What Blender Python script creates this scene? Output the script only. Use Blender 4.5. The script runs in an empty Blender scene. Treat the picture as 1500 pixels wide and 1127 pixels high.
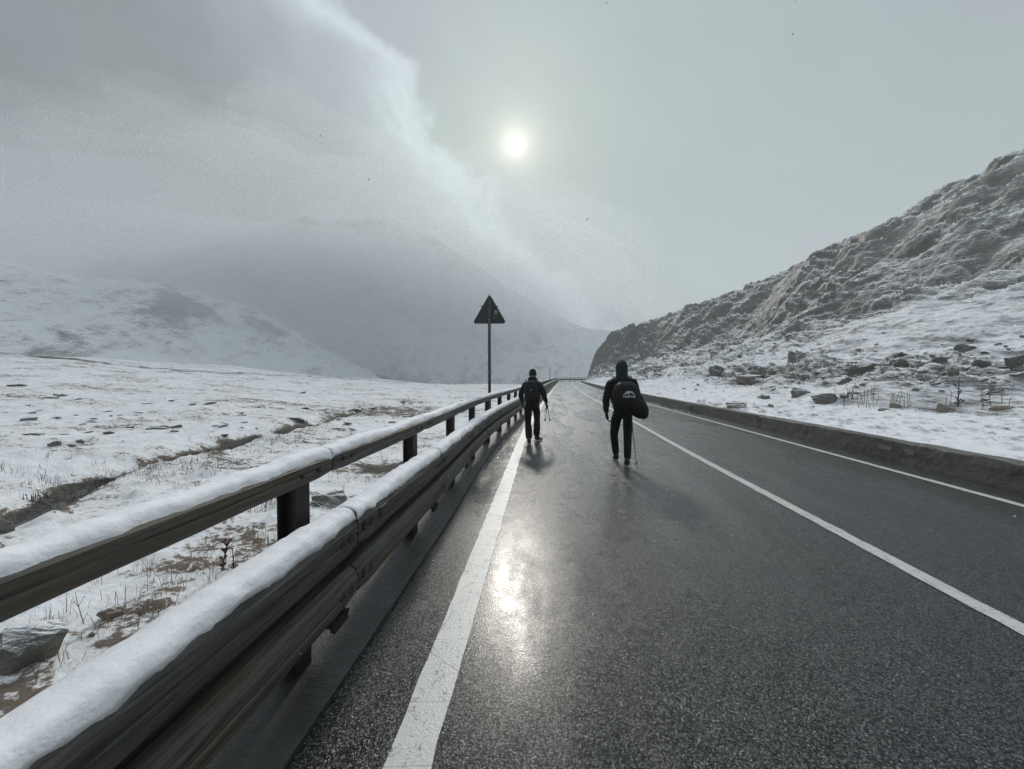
import bpy, bmesh, math, random
import numpy as np
from mathutils import Vector, Matrix, Euler

random.seed(7)
rng = np.random.default_rng(11)
scene = bpy.context.scene
COL = scene.collection
R = math.radians

# ------------------------------------------------------------------ camera
F_PX, W_PX, H_PX = 570.0, 1500.0, 1127.0
CAM_H, YAW, PITCH = 1.53, R(4.71), R(1.256)
cam_d = bpy.data.cameras.new('camera')
cam = bpy.data.objects.new('camera', cam_d)
COL.objects.link(cam)
cam.location = (0, 0, CAM_H)
cam.rotation_euler = Euler((math.pi/2 - PITCH, 0, YAW), 'XYZ')
cam_d.sensor_width = 36.0
cam_d.lens = 36.0*F_PX/W_PX
cam_d.clip_start = 0.02
cam_d.clip_end = 5000
scene.camera = cam
CR = cam.rotation_euler.to_matrix()


def ray(px, py):
    return (CR @ Vector(((px - W_PX/2)/F_PX, -(py - H_PX/2)/F_PX, -1.0))).normalized()


def G(px, py, z=0.0):
    d = ray(px, py)
    t = (z - CAM_H)/d.z
    return d.x*t, d.y*t


SUN = ray(755, 212)
SUN_EL = math.asin(SUN.z)
SUN_AZ = math.atan2(SUN.x, SUN.y)      # from +Y, clockwise positive

# ------------------------------------------------------------------ numpy noise
def _hash(ix, iy, seed):
    h = (ix.astype(np.int64)*374761393 + iy.astype(np.int64)*668265263 + seed*1442695041) & 0xffffffff
    h = ((h ^ (h >> 13))*1274126177) & 0xffffffff
    return ((h ^ (h >> 16)) & 0xffff)/65535.0


def vnoise(x, y, seed=0):
    x = np.asarray(x, float); y = np.asarray(y, float)
    ix = np.floor(x); iy = np.floor(y)
    fx = x - ix; fy = y - iy

    def g(dx, dy):
        a = _hash(ix+dx, iy+dy, seed)*2*np.pi
        return np.cos(a)*(fx-dx) + np.sin(a)*(fy-dy)
    u = fx*fx*fx*(fx*(fx*6-15)+10); v = fy*fy*fy*(fy*(fy*6-15)+10)
    return ((g(0, 0)*(1-u) + g(1, 0)*u)*(1-v) + (g(0, 1)*(1-u) + g(1, 1)*u)*v)*1.5


def fbm(x, y, oct=4, seed=0, gain=.5, lac=2.03):
    s = 0; a = 1.0; f = 1.0
    for k in range(oct):
        s = s + a*vnoise(np.asarray(x)*f + 17.3*k, np.asarray(y)*f - 9.1*k, seed+k)
        a *= gain; f *= lac
    return s


def sstep(a, b, x):
    t = np.clip((np.asarray(x, float)-a)/(b-a), 0, 1)
    return t*t*(3-2*t)


# ------------------------------------------------------------------ object helpers
def tag(o, label=None, cat=None, group=None, kind=None):
    if label: o['label'] = label
    if cat: o['category'] = cat
    if group: o['group'] = group
    if kind: o['kind'] = kind
    return o


def empty(name, loc=(0, 0, 0), rz=0.0):
    o = bpy.data.objects.new(name, None)
    COL.objects.link(o)
    o.location = loc
    o.rotation_euler = (0, 0, rz)
    o.empty_display_size = .2
    return o


def mesh_obj(name, me, mat=None, parent=None):
    o = bpy.data.objects.new(name, me)
    COL.objects.link(o)
    if mat is not None and not me.materials:
        me.materials.append(mat)
    if parent is not None:
        o.parent = parent
    return o


def bm_obj(name, bm, mat=None, parent=None, smooth=False):
    me = bpy.data.meshes.new(name)
    bm.to_mesh(me); bm.free()
    if smooth:
        me.polygons.foreach_set('use_smooth', [True]*len(me.polygons))
    return mesh_obj(name, me, mat, parent)


def grid_mesh(name, X, Y, Z, smooth=True, attrs=None, flip=False):
    ny, nx = X.shape
    me = bpy.data.meshes.new(name)
    co = np.stack([X, Y, Z], -1).reshape(-1, 3).astype(np.float32)
    me.vertices.add(len(co))
    me.vertices.foreach_set('co', co.ravel())
    i = np.arange((ny-1)*(nx-1)); r = i//(nx-1); c = i % (nx-1)
    a = r*nx+c
    q = np.stack([a, a+1, a+nx+1, a+nx], -1)
    if flip: q = q[:, ::-1]
    me.loops.add(q.size)
    me.loops.foreach_set('vertex_index', q.ravel().astype(np.int32))
    me.polygons.add(len(q))
    me.polygons.foreach_set('loop_start', (np.arange(len(q))*4).astype(np.int32))
    me.polygons.foreach_set('loop_total', np.full(len(q), 4, np.int32))
    me.polygons.foreach_set('use_smooth', np.full(len(q), smooth))
    me.update(calc_edges=True)
    for k, v in (attrs or {}).items():
        at = me.attributes.new(k, 'FLOAT', 'POINT')
        at.data.foreach_set('value', np.asarray(v, np.float32).ravel())
    me.validate()
    return me


def add_box(bm, c, s, rot=None, bevel=0.0):
    m = Matrix.Translation(Vector(c))
    if rot is not None: m = m @ rot.to_4x4()
    m = m @ Matrix.Diagonal((s[0], s[1], s[2], 1))
    r = bmesh.ops.create_cube(bm, size=1.0, matrix=m)
    if bevel:
        es = list({e for v in r['verts'] for e in v.link_edges})
        bmesh.ops.bevel(bm, geom=es, offset=bevel, segments=2, affect='EDGES', profile=.6)


def add_tube(bm, a, b, r1, r2=None, seg=12, caps=True):
    a = Vector(a); b = Vector(b); d = b-a
    r2 = r1 if r2 is None else r2
    m = Matrix.Translation((a+b)/2) @ d.to_track_quat('Z', 'Y').to_matrix().to_4x4()
    bmesh.ops.create_cone(bm, cap_ends=caps, segments=seg, radius1=r1, radius2=r2, depth=d.length, matrix=m)


# ------------------------------------------------------------------ material helper
class NT:
    def __init__(s, name):
        s.m = bpy.data.materials.new(name); s.m.use_nodes = True
        s.t = s.m.node_tree; s.b = s.t.nodes['Principled BSDF']

    def n(s, typ, **kw):
        nd = s.t.nodes.new(typ)
        for k, v in kw.items():
            if k.startswith('i_'):
                nd.inputs[int(k[2:]) if k[2:].isdigit() else k[2:]].default_value = v
            else: setattr(nd, k, v)
        return nd

    def l(s, a, b): s.t.links.new(a, b)

    def noise(s, vec, scale, detail=4, rough=.5, dist=0.0):
        nd = s.n('ShaderNodeTexNoise')
        nd.inputs['Scale'].default_value = scale; nd.inputs['Detail'].default_value = detail
        nd.inputs['Roughness'].default_value = rough; nd.inputs['Distortion'].default_value = dist
        if vec is not None: s.l(vec, nd.inputs['Vector'])
        return nd.outputs['Fac']

    def mapping(s, vec, scale=(1, 1, 1), rot=(0, 0, 0), loc=(0, 0, 0)):
        nd = s.n('ShaderNodeMapping')
        nd.inputs['Scale'].default_value = scale; nd.inputs['Rotation'].default_value = rot
        nd.inputs['Location'].default_value = loc
        s.l(vec, nd.inputs['Vector'])
        return nd.outputs[0]

    def ramp(s, fac, stops):
        nd = s.n('ShaderNodeValToRGB')
        el = nd.color_ramp.elements
        while len(el) < len(stops): el.new(.5)
        for e, (p, c) in zip(el, stops):
            e.position = p
            e.color = (c, c, c, 1) if isinstance(c, (int, float)) else (*c, 1)
        s.l(fac, nd.inputs[0])
        return nd.outputs[0]

    def math(s, op, a, b=None, c=None, clamp=False):
        nd = s.n('ShaderNodeMath', operation=op); nd.use_clamp = clamp
        for i, v in enumerate((a, b, c)):
            if v is None: continue
            if isinstance(v, (int, float)): nd.inputs[i].default_value = v
            else: s.l(v, nd.inputs[i])
        return nd.outputs[0]

    def mix(s, fac, a, b, blend='MIX'):
        nd = s.n('ShaderNodeMix', data_type='RGBA', blend_type=blend)
        for i, v in ((0, fac), (6, a), (7, b)):
            if isinstance(v, (int, float)): nd.inputs[i].default_value = v if i == 0 else (v, v, v, 1)
            elif isinstance(v, tuple): nd.inputs[i].default_value = (*v, 1)
            else: s.l(v, nd.inputs[i])
        return nd.outputs[2]

    def bump(s, h, strength=.5, dist=.01, normal=None):
        nd = s.n('ShaderNodeBump')
        nd.inputs['Strength'].default_value = strength; nd.inputs['Distance'].default_value = dist
        s.l(h, nd.inputs['Height'])
        if normal is not None: s.l(normal, nd.inputs['Normal'])
        return nd.outputs[0]

    def set(s, **kw):
        for k, v in kw.items():
            i = s.b.inputs[k.replace('_', ' ')]
            if isinstance(v, (int, float)): i.default_value = v
            elif isinstance(v, tuple): i.default_value = (*v, 1) if len(v) == 3 else v
            else: s.l(v, i)
        return s.m


def simple(name, col, rough=.7, bump_scale=0, bump_s=.3, metal=0.0, spec=.5, var=.0, dist=.003):
    t = NT(name)
    tc = t.n('ShaderNodeTexCoord').outputs['Object']
    if var:
        f = t.noise(tc, max(bump_scale*.3, 3), 5)
        c = t.mix(f, tuple(x*(1-var) for x in col), tuple(min(1, x*(1+var)) for x in col))
        t.set(Base_Color=c)
    else: t.set(Base_Color=col)
    t.set(Roughness=rough, Metallic=metal, Specular_IOR_Level=spec)
    if bump_scale:
        t.set(Normal=t.bump(t.noise(tc, bump_scale, 5), bump_s, dist))
    return t.m


# ---- snow, rock, ground
SNOW = (.87, .885, .895)


def snow_mat():
    t = NT('snow')
    p = t.n('ShaderNodeTexCoord').outputs['Object']
    a = t.noise(p, 9, 6, .55); b = t.noise(p, 90, 3, .6)
    n = t.bump(a, .5, .03); n = t.bump(b, .35, .004, n)
    return t.set(Base_Color=SNOW, Roughness=.75, Normal=n, Specular_IOR_Level=.25,
                 Subsurface_Weight=.0)


def rock_snow_mat(name, strata=(1, 1, 1), rot=(0, 0, 0), thr=.62, rock=((.040, .041, .038), (.125, .125, .108)), attr=None, scale=1.0, object_space=False, width=.07, amp=(.5, .0, .25)):
    """rock with snow lying on whatever faces up"""
    t = NT(name)
    tcn = t.n('ShaderNodeTexCoord')
    gp = t.n('ShaderNodeNewGeometry')
    p = tcn.outputs['Object'] if object_space else gp.outputs['Position']
    ps = t.mapping(p, scale=strata, rot=rot)
    n1 = t.noise(ps, .55*scale, 6, .6, .4)
    n2 = t.noise(ps, 3.0*scale, 6, .65, .3)
    n3 = t.noise(p, 18*scale, 4, .6)
    n4 = t.noise(p, .12*scale, 3, .5)
    rb = t.mix(t.ramp(n2, [(.3, 0.0), (.7, 1.0)]), rock[0], rock[1])
    rb = t.mix(t.ramp(n4, [(.42, 0.0), (.62, .6)]), rb, (.16, .165, .135))
    rb = t.mix(t.ramp(n1, [(.5, 0.0), (.66, .55)]), rb, (.045, .045, .045))
    h = t.math('MULTIPLY_ADD', n2, .7, t.math('MULTIPLY', n3, .15))
    bn = t.bump(h, .7, .15/scale)
    sep = t.n('ShaderNodeSeparateXYZ'); t.l(bn, sep.inputs[0])
    up = sep.outputs['Z']
    v = t.math('ADD', up, t.math('MULTIPLY', t.math('SUBTRACT', n1, .5), amp[0]))
    v = t.math('ADD', v, t.math('MULTIPLY', t.math('SUBTRACT', n2, .5), amp[1]))
    v = t.math('ADD', v, t.math('MULTIPLY', t.math('SUBTRACT', n3, .5), amp[2]))
    if attr:
        at = t.n('ShaderNodeAttribute', attribute_name=attr)
        v = t.math('SUBTRACT', v, at.outputs['Fac'])
    m = t.n('ShaderNodeMapRange'); m.inputs['From Min'].default_value = thr-width/2
    m.inputs['From Max'].default_value = thr+width/2; t.l(v, m.inputs['Value'])
    f = m.outputs[0]
    sn = t.mix(t.noise(p, 1.3*scale, 4), (.78, .795, .81), (.87, .885, .895))
    c = t.mix(f, rb, sn)
    nm = t.bump(h, .8, .06/scale)
    return t.set(Base_Color=c, Roughness=t.ramp(f, [(0, .6), (1, .8)]), Normal=nm, Specular_IOR_Level=.3)


def field_mat():
    """snowfield with earth, withered grass and tiny stones showing through"""
    t = NT('snowy_meadow')
    p = t.n('ShaderNodeNewGeometry').outputs['Position']
    at = t.n('ShaderNodeAttribute', attribute_name='bare').outputs['Fac']
    ps = t.mapping(p, scale=(.55, 1.0, 1), rot=(0, 0, .5))
    n1 = t.noise(ps, .35, 5, .6, .5)
    n2 = t.noise(ps, 2.6, 6, .68, .3)
    n3 = t.noise(p, 14, 5, .65)
    n4 = t.noise(p, 60, 3, .6)
    h = t.math('ADD', t.math('MULTIPLY', n2, .8), t.math('MULTIPLY', n3, .22))
    v = t.math('ADD', t.math('MULTIPLY', n2, .55), t.math('MULTIPLY', n3, .42))
    v = t.math('ADD', v, t.math('MULTIPLY', n1, .28))
    v = t.math('ADD', v, t.math('MULTIPLY', at, .5))
    bare = t.ramp(v, [(.69, 0.0), (.74, 1.0)])
    soil = t.mix(t.ramp(n3, [(.35, 0.0), (.65, 1.0)]), (.045, .04, .035), (.19, .155, .11))
    soil = t.mix(t.ramp(n1, [(.45, 0.0), (.6, .6)]), soil, (.15, .115, .09))
    tint = t.mix(t.ramp(t.math('ADD', v, t.math('MULTIPLY', n4, .08)), [(.6, 0.0), (.77, .55)]), SNOW, (.52, .49, .45))
    c = t.mix(bare, tint, soil)
    dk = t.ramp(t.math('ADD', at, t.math('MULTIPLY', t.math('SUBTRACT', n3, .5), .5)), [(.26, 0.0), (.40, 1.0)])
    c = t.mix(dk, c, t.mix(t.ramp(n3, [(.4, 0.0), (.6, 1.0)]), (.010, .010, .009), (.075, .07, .06)))
    nm = t.bump(h, .8, .09); nm = t.bump(n4, .3, .006, nm)
    return t.set(Base_Color=c, Roughness=.75, Normal=nm, Specular_IOR_Level=.25)


def asphalt_mat():
    t = NT('wet_asphalt')
    p = t.n('ShaderNodeNewGeometry').outputs['Position']
    vo = t.n('ShaderNodeTexVoronoi', feature='F1'); vo.inputs['Scale'].default_value = 150; t.l(p, vo.inputs['Vector'])
    vo2 = t.n('ShaderNodeTexVoronoi', feature='F1'); vo2.inputs['Scale'].default_value = 105; t.l(p, vo2.inputs['Vector'])
    n1 = t.noise(p, 260, 2, .6)
    big = t.noise(t.mapping(p, scale=(1.3, .22, 1)), 1.1, 5, .6, .6)
    mid = t.noise(p, 5, 5, .6)
    h = t.math('SUBTRACT', 1.0, vo.outputs['Distance'])
    h = t.math('MULTIPLY_ADD', vo2.outputs['Distance'], -.8, h)
    h = t.math('MULTIPLY_ADD', n1, .5, h)
    base = t.mix(t.ramp(mid, [(.35, 0.0), (.65, 1.0)]), (.013, .0137, .0133), (.026, .0275, .0265))
    sp_ = t.n('ShaderNodeSeparateColor'); t.l(vo2.outputs['Color'], sp_.inputs[0])
    base = t.mix(t.ramp(sp_.outputs[0], [(.35, .0), (.9, .85)]), base, (.06, .062, .06))
    base = t.mix(t.ramp(sp_.outputs[1], [(.84, 0.0), (.95, .6)]), base, (.17, .17, .165))
    gap = t.ramp(vo2.outputs['Distance'], [(.42, 0.0), (.62, 1.0)])
    keep = t.math('SUBTRACT', 1.0, gap)
    base = t.mix(gap, base, (.003, .003, .003))
    pat = t.math('ADD', t.math('MULTIPLY', big, .7), t.math('MULTIPLY', mid, .3))
    # pale slushy streaks; the distance ramp also paints in the far road's sky sheen
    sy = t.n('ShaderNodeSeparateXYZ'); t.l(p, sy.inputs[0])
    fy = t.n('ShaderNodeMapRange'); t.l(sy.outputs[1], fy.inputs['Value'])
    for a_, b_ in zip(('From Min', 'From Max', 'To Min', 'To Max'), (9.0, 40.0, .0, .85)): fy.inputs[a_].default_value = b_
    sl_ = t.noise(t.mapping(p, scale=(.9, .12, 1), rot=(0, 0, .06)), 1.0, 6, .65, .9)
    slush_sheen = t.math('MULTIPLY', fy.outputs[0], t.ramp(sl_, [(.40, .15), (.60, 1.0)]))
    base = t.mix(slush_sheen, base, (.34, .35, .35))
    rough = t.ramp(pat, [(.40, .10), (.60, .27)])
    def facets(vor, k):
        a = t.n('ShaderNodeVectorMath', operation='SUBTRACT'); t.l(vor.outputs['Color'], a.inputs[0]); a.inputs[1].default_value = (.5, .5, .5)
        b = t.n('ShaderNodeVectorMath', operation='MULTIPLY'); t.l(a.outputs[0], b.inputs[0]); b.inputs[1].default_value = (k, k, 0)
        return b.outputs[0]
    g = t.n('ShaderNodeNewGeometry').outputs['Normal']
    ad = t.n('ShaderNodeVectorMath', operation='ADD'); t.l(g, ad.inputs[0]); t.l(facets(vo2, .40), ad.inputs[1])
    nn = t.n('ShaderNodeVectorMath', operation='NORMALIZE'); t.l(ad.outputs[0], nn.inputs[0])
    nm = t.bump(h, .8, .0036, nn.outputs[0])
    nmc = t.bump(h, .16, .0020)
    t.set(Base_Color=base, Roughness=rough, Normal=nm, Specular_IOR_Level=t.math('MULTIPLY', t.math('MULTIPLY_ADD', keep, .75, .25), t.ramp(sp_.outputs[2], [(.15, .2), (.95, 1.0)])),
          Coat_Weight=t.math('MULTIPLY', t.math('MULTIPLY_ADD', keep, .3, .7), t.ramp(big, [(.36, 1.0), (.64, .6)])), Coat_Roughness=t.ramp(pat, [(.40, .19), (.60, .38)]), Coat_Normal=nmc)
    t.b.inputs['Coat IOR'].default_value = 1.33
    return t.m


def paint_mat():
    t = NT('worn_road_paint')
    p = t.n('ShaderNodeNewGeometry').outputs['Position']
    vo = t.n('ShaderNodeTexVoronoi', feature='F1'); vo.inputs['Scale'].default_value = 90; t.l(p, vo.inputs['Vector'])
    n2 = t.noise(p, 14, 6, .7); n3 = t.noise(p, 70, 4, .7)
    cr = t.n('ShaderNodeTexVoronoi', feature='DISTANCE_TO_EDGE'); cr.inputs['Scale'].default_value = 3.0
    t.l(t.mapping(p, scale=(.55, 1.6, 1)), cr.inputs['Vector'])
    crk = t.ramp(cr.outputs['Distance'], [(.0, 1.0), (.016, 0.0)])
    v = t.math('ADD', t.math('MULTIPLY', n2, .5), t.math('MULTIPLY', n3, .5))
    worn = t.ramp(v, [(.53, 0.0), (.62, .85)])
    c = t.mix(t.noise(p, 4, 4), (.50, .51, .48), (.66, .665, .64))
    c = t.mix(worn, c, (.13, .13, .12))
    c = t.mix(t.math('MULTIPLY', crk, .55), c, (.12, .12, .11))
    h = t.math('MULTIPLY_ADD', v, .5, vo.outputs['Distance'])
    return t.set(Base_Color=c, Roughness=.42, Normal=t.bump(h, .4, .003), Specular_IOR_Level=.5)


def concrete_mat(name, a, b, wet=.5):
    t = NT(name)
    p = t.n('ShaderNodeNewGeometry').outputs['Position']
    ps = t.mapping(p, scale=(1, .35, 2.2))
    n1 = t.noise(ps, 1.6, 6, .65, .3); n2 = t.noise(p, 40, 5, .7); n3 = t.noise(p, 6, 5, .7)
    c = t.mix(t.ramp(n1, [(.35, 0.0), (.65, 1.0)]), a, b)
    c = t.mix(t.ramp(n3, [(.5, 0.0), (.68, .6)]), c, tuple(x*.45 for x in a))
    c = t.mix(t.ramp(n2, [(.6, 0.0), (.72, .5)]), c, tuple(min(1, x*1.9) for x in b))
    nm = t.bump(n2, .6, .012); nm = t.bump(n3, .6, .05, nm)
    return t.set(Base_Color=c, Roughness=wet, Normal=nm)


def wood_mat():
    t = NT('weathered_wood')
    tc = t.n('ShaderNodeTexCoord').outputs['Object']
    oi = t.n('ShaderNodeObjectInfo').outputs['Random']
    va = t.n('ShaderNodeVectorMath', operation='SCALE'); va.inputs[0].default_value = (31, 17, 9); t.l(oi, va.inputs['Scale'])
    ad = t.n('ShaderNodeVectorMath', operation='ADD'); t.l(tc, ad.inputs[0]); t.l(va.outputs[0], ad.inputs[1])
    p = ad.outputs[0]
    ps = t.mapping(p, scale=(.9, 22, 22))
    pw = t.mapping(p, scale=(.5, 5, 5))
    n1 = t.noise(ps, 1.9, 8, .78, .35); n2 = t.noise(pw, 1.3, 5, .6, .4); n3 = t.noise(t.mapping(p, scale=(1.0, 34, 34)), 2, 3, .6)
    c = t.mix(t.ramp(n1, [(.37, 0.0), (.63, 1.0)]), (.015, .0148, .0145), (.115, .111, .103))
    c = t.mix(t.ramp(n2, [(.46, 0.0), (.64, .75)]), c, (.095, .066, .036))
    c = t.mix(t.ramp(n2, [(.28, .75), (.44, 0.0)]), c, (.028, .027, .026))
    ck = t.ramp(n3, [(.34, 1.0), (.40, 0.0)])
    c = t.mix(t.math('MULTIPLY', ck, .7), c, (.012, .011, .01))
    h = t.math('SUBTRACT', t.math('MULTIPLY', n1, .8), t.math('MULTIPLY', ck, .5))
    return t.set(Base_Color=c, Roughness=.55, Normal=t.bump(h, .6, .006), Specular_IOR_Level=.4)


M = dict(
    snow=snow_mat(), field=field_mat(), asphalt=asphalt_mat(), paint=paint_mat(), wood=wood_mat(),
    hill=rock_snow_mat('rocky_snowy_slope', strata=(1.0, .30, 2.6), rot=(0, 0, -.25), thr=.645, attr='rock', amp=(1.25, .7, .14)),
    rock=rock_snow_mat('snow_dusted_stone', strata=(1, 1, 2.2), thr=.74, scale=2.6, object_space=False, width=.08,
                       rock=((.060, .058, .055), (.20, .19, .165))),
    brown=rock_snow_mat('brown_stone', strata=(1, 1, 2.2), thr=.84, scale=2.4, width=.06,
                        rock=((.20, .15, .10), (.42, .33, .24))),
    mount=rock_snow_mat('mountain_snow_and_rock', strata=(1, .5, 1.0), rot=(0, 0, .6), thr=.52, scale=.055, attr='rock', amp=(1.2, .9, .3),
                        rock=((.10, .10, .10), (.18, .18, .17))),
    kerb=concrete_mat('mossy_concrete', (.060, .060, .054), (.135, .133, .12), .6),
    strip=concrete_mat('damp_old_asphalt', (.014, .014, .013), (.036, .035, .033), .5),
    steel=simple('brown_corroded_steel', (.022, .014, .012), .6, 60, .4, .2, var=.5),
    galv=simple('dull_galvanised_steel', (.075, .075, .073), .5, 40, .3, .5, var=.3),
    black=simple('black_cloth', (.005, .005, .006), .75, 45, .6, dist=.01, spec=.25),
    trouser=simple('black_trouser_cloth', (.004, .004, .005), .8, 30, .5, dist=.01, spec=.2),
    navy=simple('dark_navy_cloth', (.006, .007, .011), .7, 40, .5, dist=.01, spec=.25),
    teal=simple('dark_teal_cloth', (.012, .026, .036), .75, 40, .5, dist=.01, spec=.25),
    pack=simple('black_nylon', (.004, .004, .005), .6, 35, .5, dist=.01, spec=.3),
    grey=simple('grey_webbing', (.09, .09, .09), .7),
    skin=simple('skin', (.42, .26, .19), .6),
    glove=simple('black_glove', (.012, .012, .013), .7),
    boot=simple('black_boot_leather', (.012, .011, .011), .5, 60, .3),
    sole=simple('pale_boot_edge', (.45, .46, .47), .6),
    print=simple('white_print', (.62, .63, .64), .6),
    signback=simple('dark_green_grey_sign_back', (.020, .026, .024), .5, 20, .2, var=.3),
    sticker=simple('faded_sticker', (.22, .24, .24), .6, 90, .2, var=.4),
    pole=simple('carbon_pole', (.03, .03, .032), .35),
    bark=simple('reddish_dead_stalk', (.065, .026, .022), .8, 60, .4, var=.4),
    straw=simple('withered_grass_blades', (.23, .165, .10), .85, 30, .2, var=.5),
    twig=simple('dark_heather_twig', (.04, .03, .024), .85, 60, .3, var=.4),
    plate=simple('black_rating_plate', (.02, .02, .02), .4),
    water=simple('dark_stream_water', (.012, .013, .012), .12, 14, .5, dist=.02),
)

# ------------------------------------------------------------------ lay-out of the road
YT = [-30, 0, 4, 7, 9, 12, 20, 30, 50, 83, 104]
EDGE_L = [-1.02, -1.00, -.99, -1.06, -1.01, -.84, -.45, .0, .95, 2.65, 3.9]      # face of the guardrail / strip edge
WALL_R = [6.25, 6.25, 6.25, 6.25, 6.25, 6.26, 6.28, 6.33, 6.7, 8.3, 9.75]
LINE_L = [-.53, -.53, -.53, -.53, -.53, -.47, -.15, .30, 1.30, 3.05, 4.3]
LINE_C = [2.88, 2.88, 2.88, 2.88, 2.90, 2.98, 3.14, 3.30, 4.1, 5.75, 7.1]
LINE_R = [5.63, 5.63, 5.63, 5.63, 5.63, 5.64, 5.66, 5.75, 6.2, 7.85, 9.3]


def smooth_tab(tab):
    yy = np.linspace(-30, 104, 671)
    v = np.interp(yy, YT, tab)
    k = np.exp(-np.linspace(-2, 2, 31)**2); k /= k.sum()
    vp = np.concatenate([v[0]-(v[1]-v[0])*np.arange(15, 0, -1), v, v[-1]+(v[-1]-v[-2])*np.arange(1, 16)])
    vs = np.convolve(vp, k, 'valid')
    w = sstep(4, 8, yy)
    v = v*(1-w)+vs*w
    return lambda y: np.interp(y, yy, v)


eL, wR, lL, lC, lR = [smooth_tab(t) for t in (EDGE_L, WALL_R, LINE_L, LINE_C, LINE_R)]

yy = np.concatenate([np.linspace(-12, 20, 160, endpoint=False), np.linspace(20, 103, 120)])
left = [(float(eL(y)), float(y)) for y in yy] + [(4.15, 105), (4.9, 107.5), (6.6, 109.6), (9.5, 110.9), (14, 111.4), (26, 111.2)]
right = [(float(wR(y))+.03, float(y)) for y in yy] + [(10.1, 104.0), (10.6, 104.6), (11.3, 105.1), (12.5, 105.4), (16, 105.6), (28, 105.5)]


def smooth_noise_1d(n): return n


def ribbon(name, A, B, z, mat, ncross=2, skirt=0.0):
    A = np.array(A); B = np.array(B)
    t = np.linspace(0, 1, ncross)[None, :]
    X = A[:, :1]*(1-t)+B[:, :1]*t; Y = A[:, 1:]*(1-t)+B[:, 1:]*t
    Z = np.full_like(X, z)
    if skirt:
        X = np.concatenate([X[:, :1], X, X[:, -1:]], 1); Y = np.concatenate([Y[:, :1], Y, Y[:, -1:]], 1)
        Z = np.concatenate([Z[:, :1]-skirt, Z, Z[:, -1:]-skirt], 1)
    return mesh_obj(name, grid_mesh(name, X, Y, Z, smooth=False), mat)


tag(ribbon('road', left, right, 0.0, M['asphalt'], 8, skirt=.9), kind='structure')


def line_pts(f, w, y0=-12, y1=103, jit=.010, seed=1):
    ys = np.arange(y0, y1, .12)
    a = f(ys)-w/2 + jit*fbm(ys*4, ys*0+seed, 3, seed); b = f(ys)+w/2 + jit*fbm(ys*4, ys*0+seed+9, 3, seed+5)
    return np.stack([a, ys], 1), np.stack([b, ys], 1)


for nm, f, w, sd in (('edge_line', lL, .185, 1), ('centre_line', lC, .13, 2), ('edge_line', lR, .12, 3)):
    a, b = line_pts(f, w, seed=sd)
    tag(ribbon(nm, a, b, .004, M['paint'], 3), kind='structure')

# concrete strip under the guardrail
ysl = np.concatenate([np.linspace(-12, 20, 200, endpoint=False), np.linspace(20, 104, 130)])
sa = np.stack([eL(ysl)-.42+.03*fbm(ysl*1.3, ysl*0, 3, 4), ysl], 1)
sb = np.stack([eL(ysl)+.0+.004*fbm(ysl*3, ysl*0, 3, 8), ysl], 1)
tag(ribbon('verge_strip', sa, sb, .022, M['strip'], 6, skirt=.6), kind='structure')

# ------------------------------------------------------------------ terrain heights
DITCH = [G(px, py, -.45) for px, py in ((-60, 800), (20, 765), (75, 738), (130, 712), (200, 690), (262, 676), (320, 664), (350, 652), (390, 643), (430, 634), (470, 622), (510, 607), (560, 598), (620, 590))]


def seg_dist(x, y, pts):
    d = np.full(np.shape(x), 1e9)
    for (ax, ay), (bx, by) in zip(pts[:-1], pts[1:]):
        vx, vy = bx-ax, by-ay; L = vx*vx+vy*vy
        t = np.clip(((x-ax)*vx+(y-ay)*vy)/L, 0, 1)
        d = np.minimum(d, np.hypot(x-ax-t*vx, y-ay-t*vy))
    return d


def HL(x, y, detail=True):
    x = np.asarray(x, float); y = np.asarray(y, float)
    s = eL(np.clip(y, -12, 104))-.42 - x
    r = np.hypot(x, y); th = np.degrees(np.arctan2(x, np.maximum(y, .01)))
    zr = np.interp(th, [-90, -57, -43, -32, -19, -14, -6, 2, 10], [7.5, 5.6, 4.0, 1.7, -.2, -.9, -.8, -1.0, -1.2])
    q = np.clip(r/108, 0, 1)
    z = -.45 + (zr+.45)*q**1.35
    z = z + (.37)*(1-sstep(0, 1.3, s))
    amp = sstep(0.5, 6, s)
    z = z + amp*(.12*fbm(x*.16, y*.16, 3, 21) + .45*sstep(15, 60, s)*fbm(x*.05, y*.05, 3, 31))
    dd = seg_dist(x, y, DITCH)
    wd = .30+.012*r
    z = z - .28*np.exp(-(dd/wd)**2)*sstep(.5, 1.5, s)
    if detail:
        z = z + sstep(0, .5, s)*(.035*fbm(x*1.1, y*1.1, 4, 41) + .012*fbm(x*5, y*5, 3, 51))
        tu = np.maximum(0, fbm(x*2.3, y*2.3, 3, 61)-.15)
        z = z + .11*tu*sstep(.3, 1.5, s)
    fall = np.maximum(0, r-112-3*fbm(th*.15, th*0, 2, 71))
    z = z - np.minimum(fall*.22, 17)
    return z


XC_Y = [-30, 0, 20, 40, 54, 66, 76, 84, 92, 98, 101, 103, 104, 106]
XC = [62, 58, 52, 46, 42, 37.5, 32, 26, 19.5, 15.8, 13.6, 12.2, 11.5, 11]
HC = [30, 28, 25, 22.2, 20.6, 18.0, 16.4, 14.6, 13.2, 11.8, 8.6, 4.8, 2.6, .4]
PT = [0, .08, .14, .22, .5, .72, .86, 1, 1.3, 2]
PV = [0, .055, .085, .105, .33, .64, .86, 1, 1.02, .8]


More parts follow.
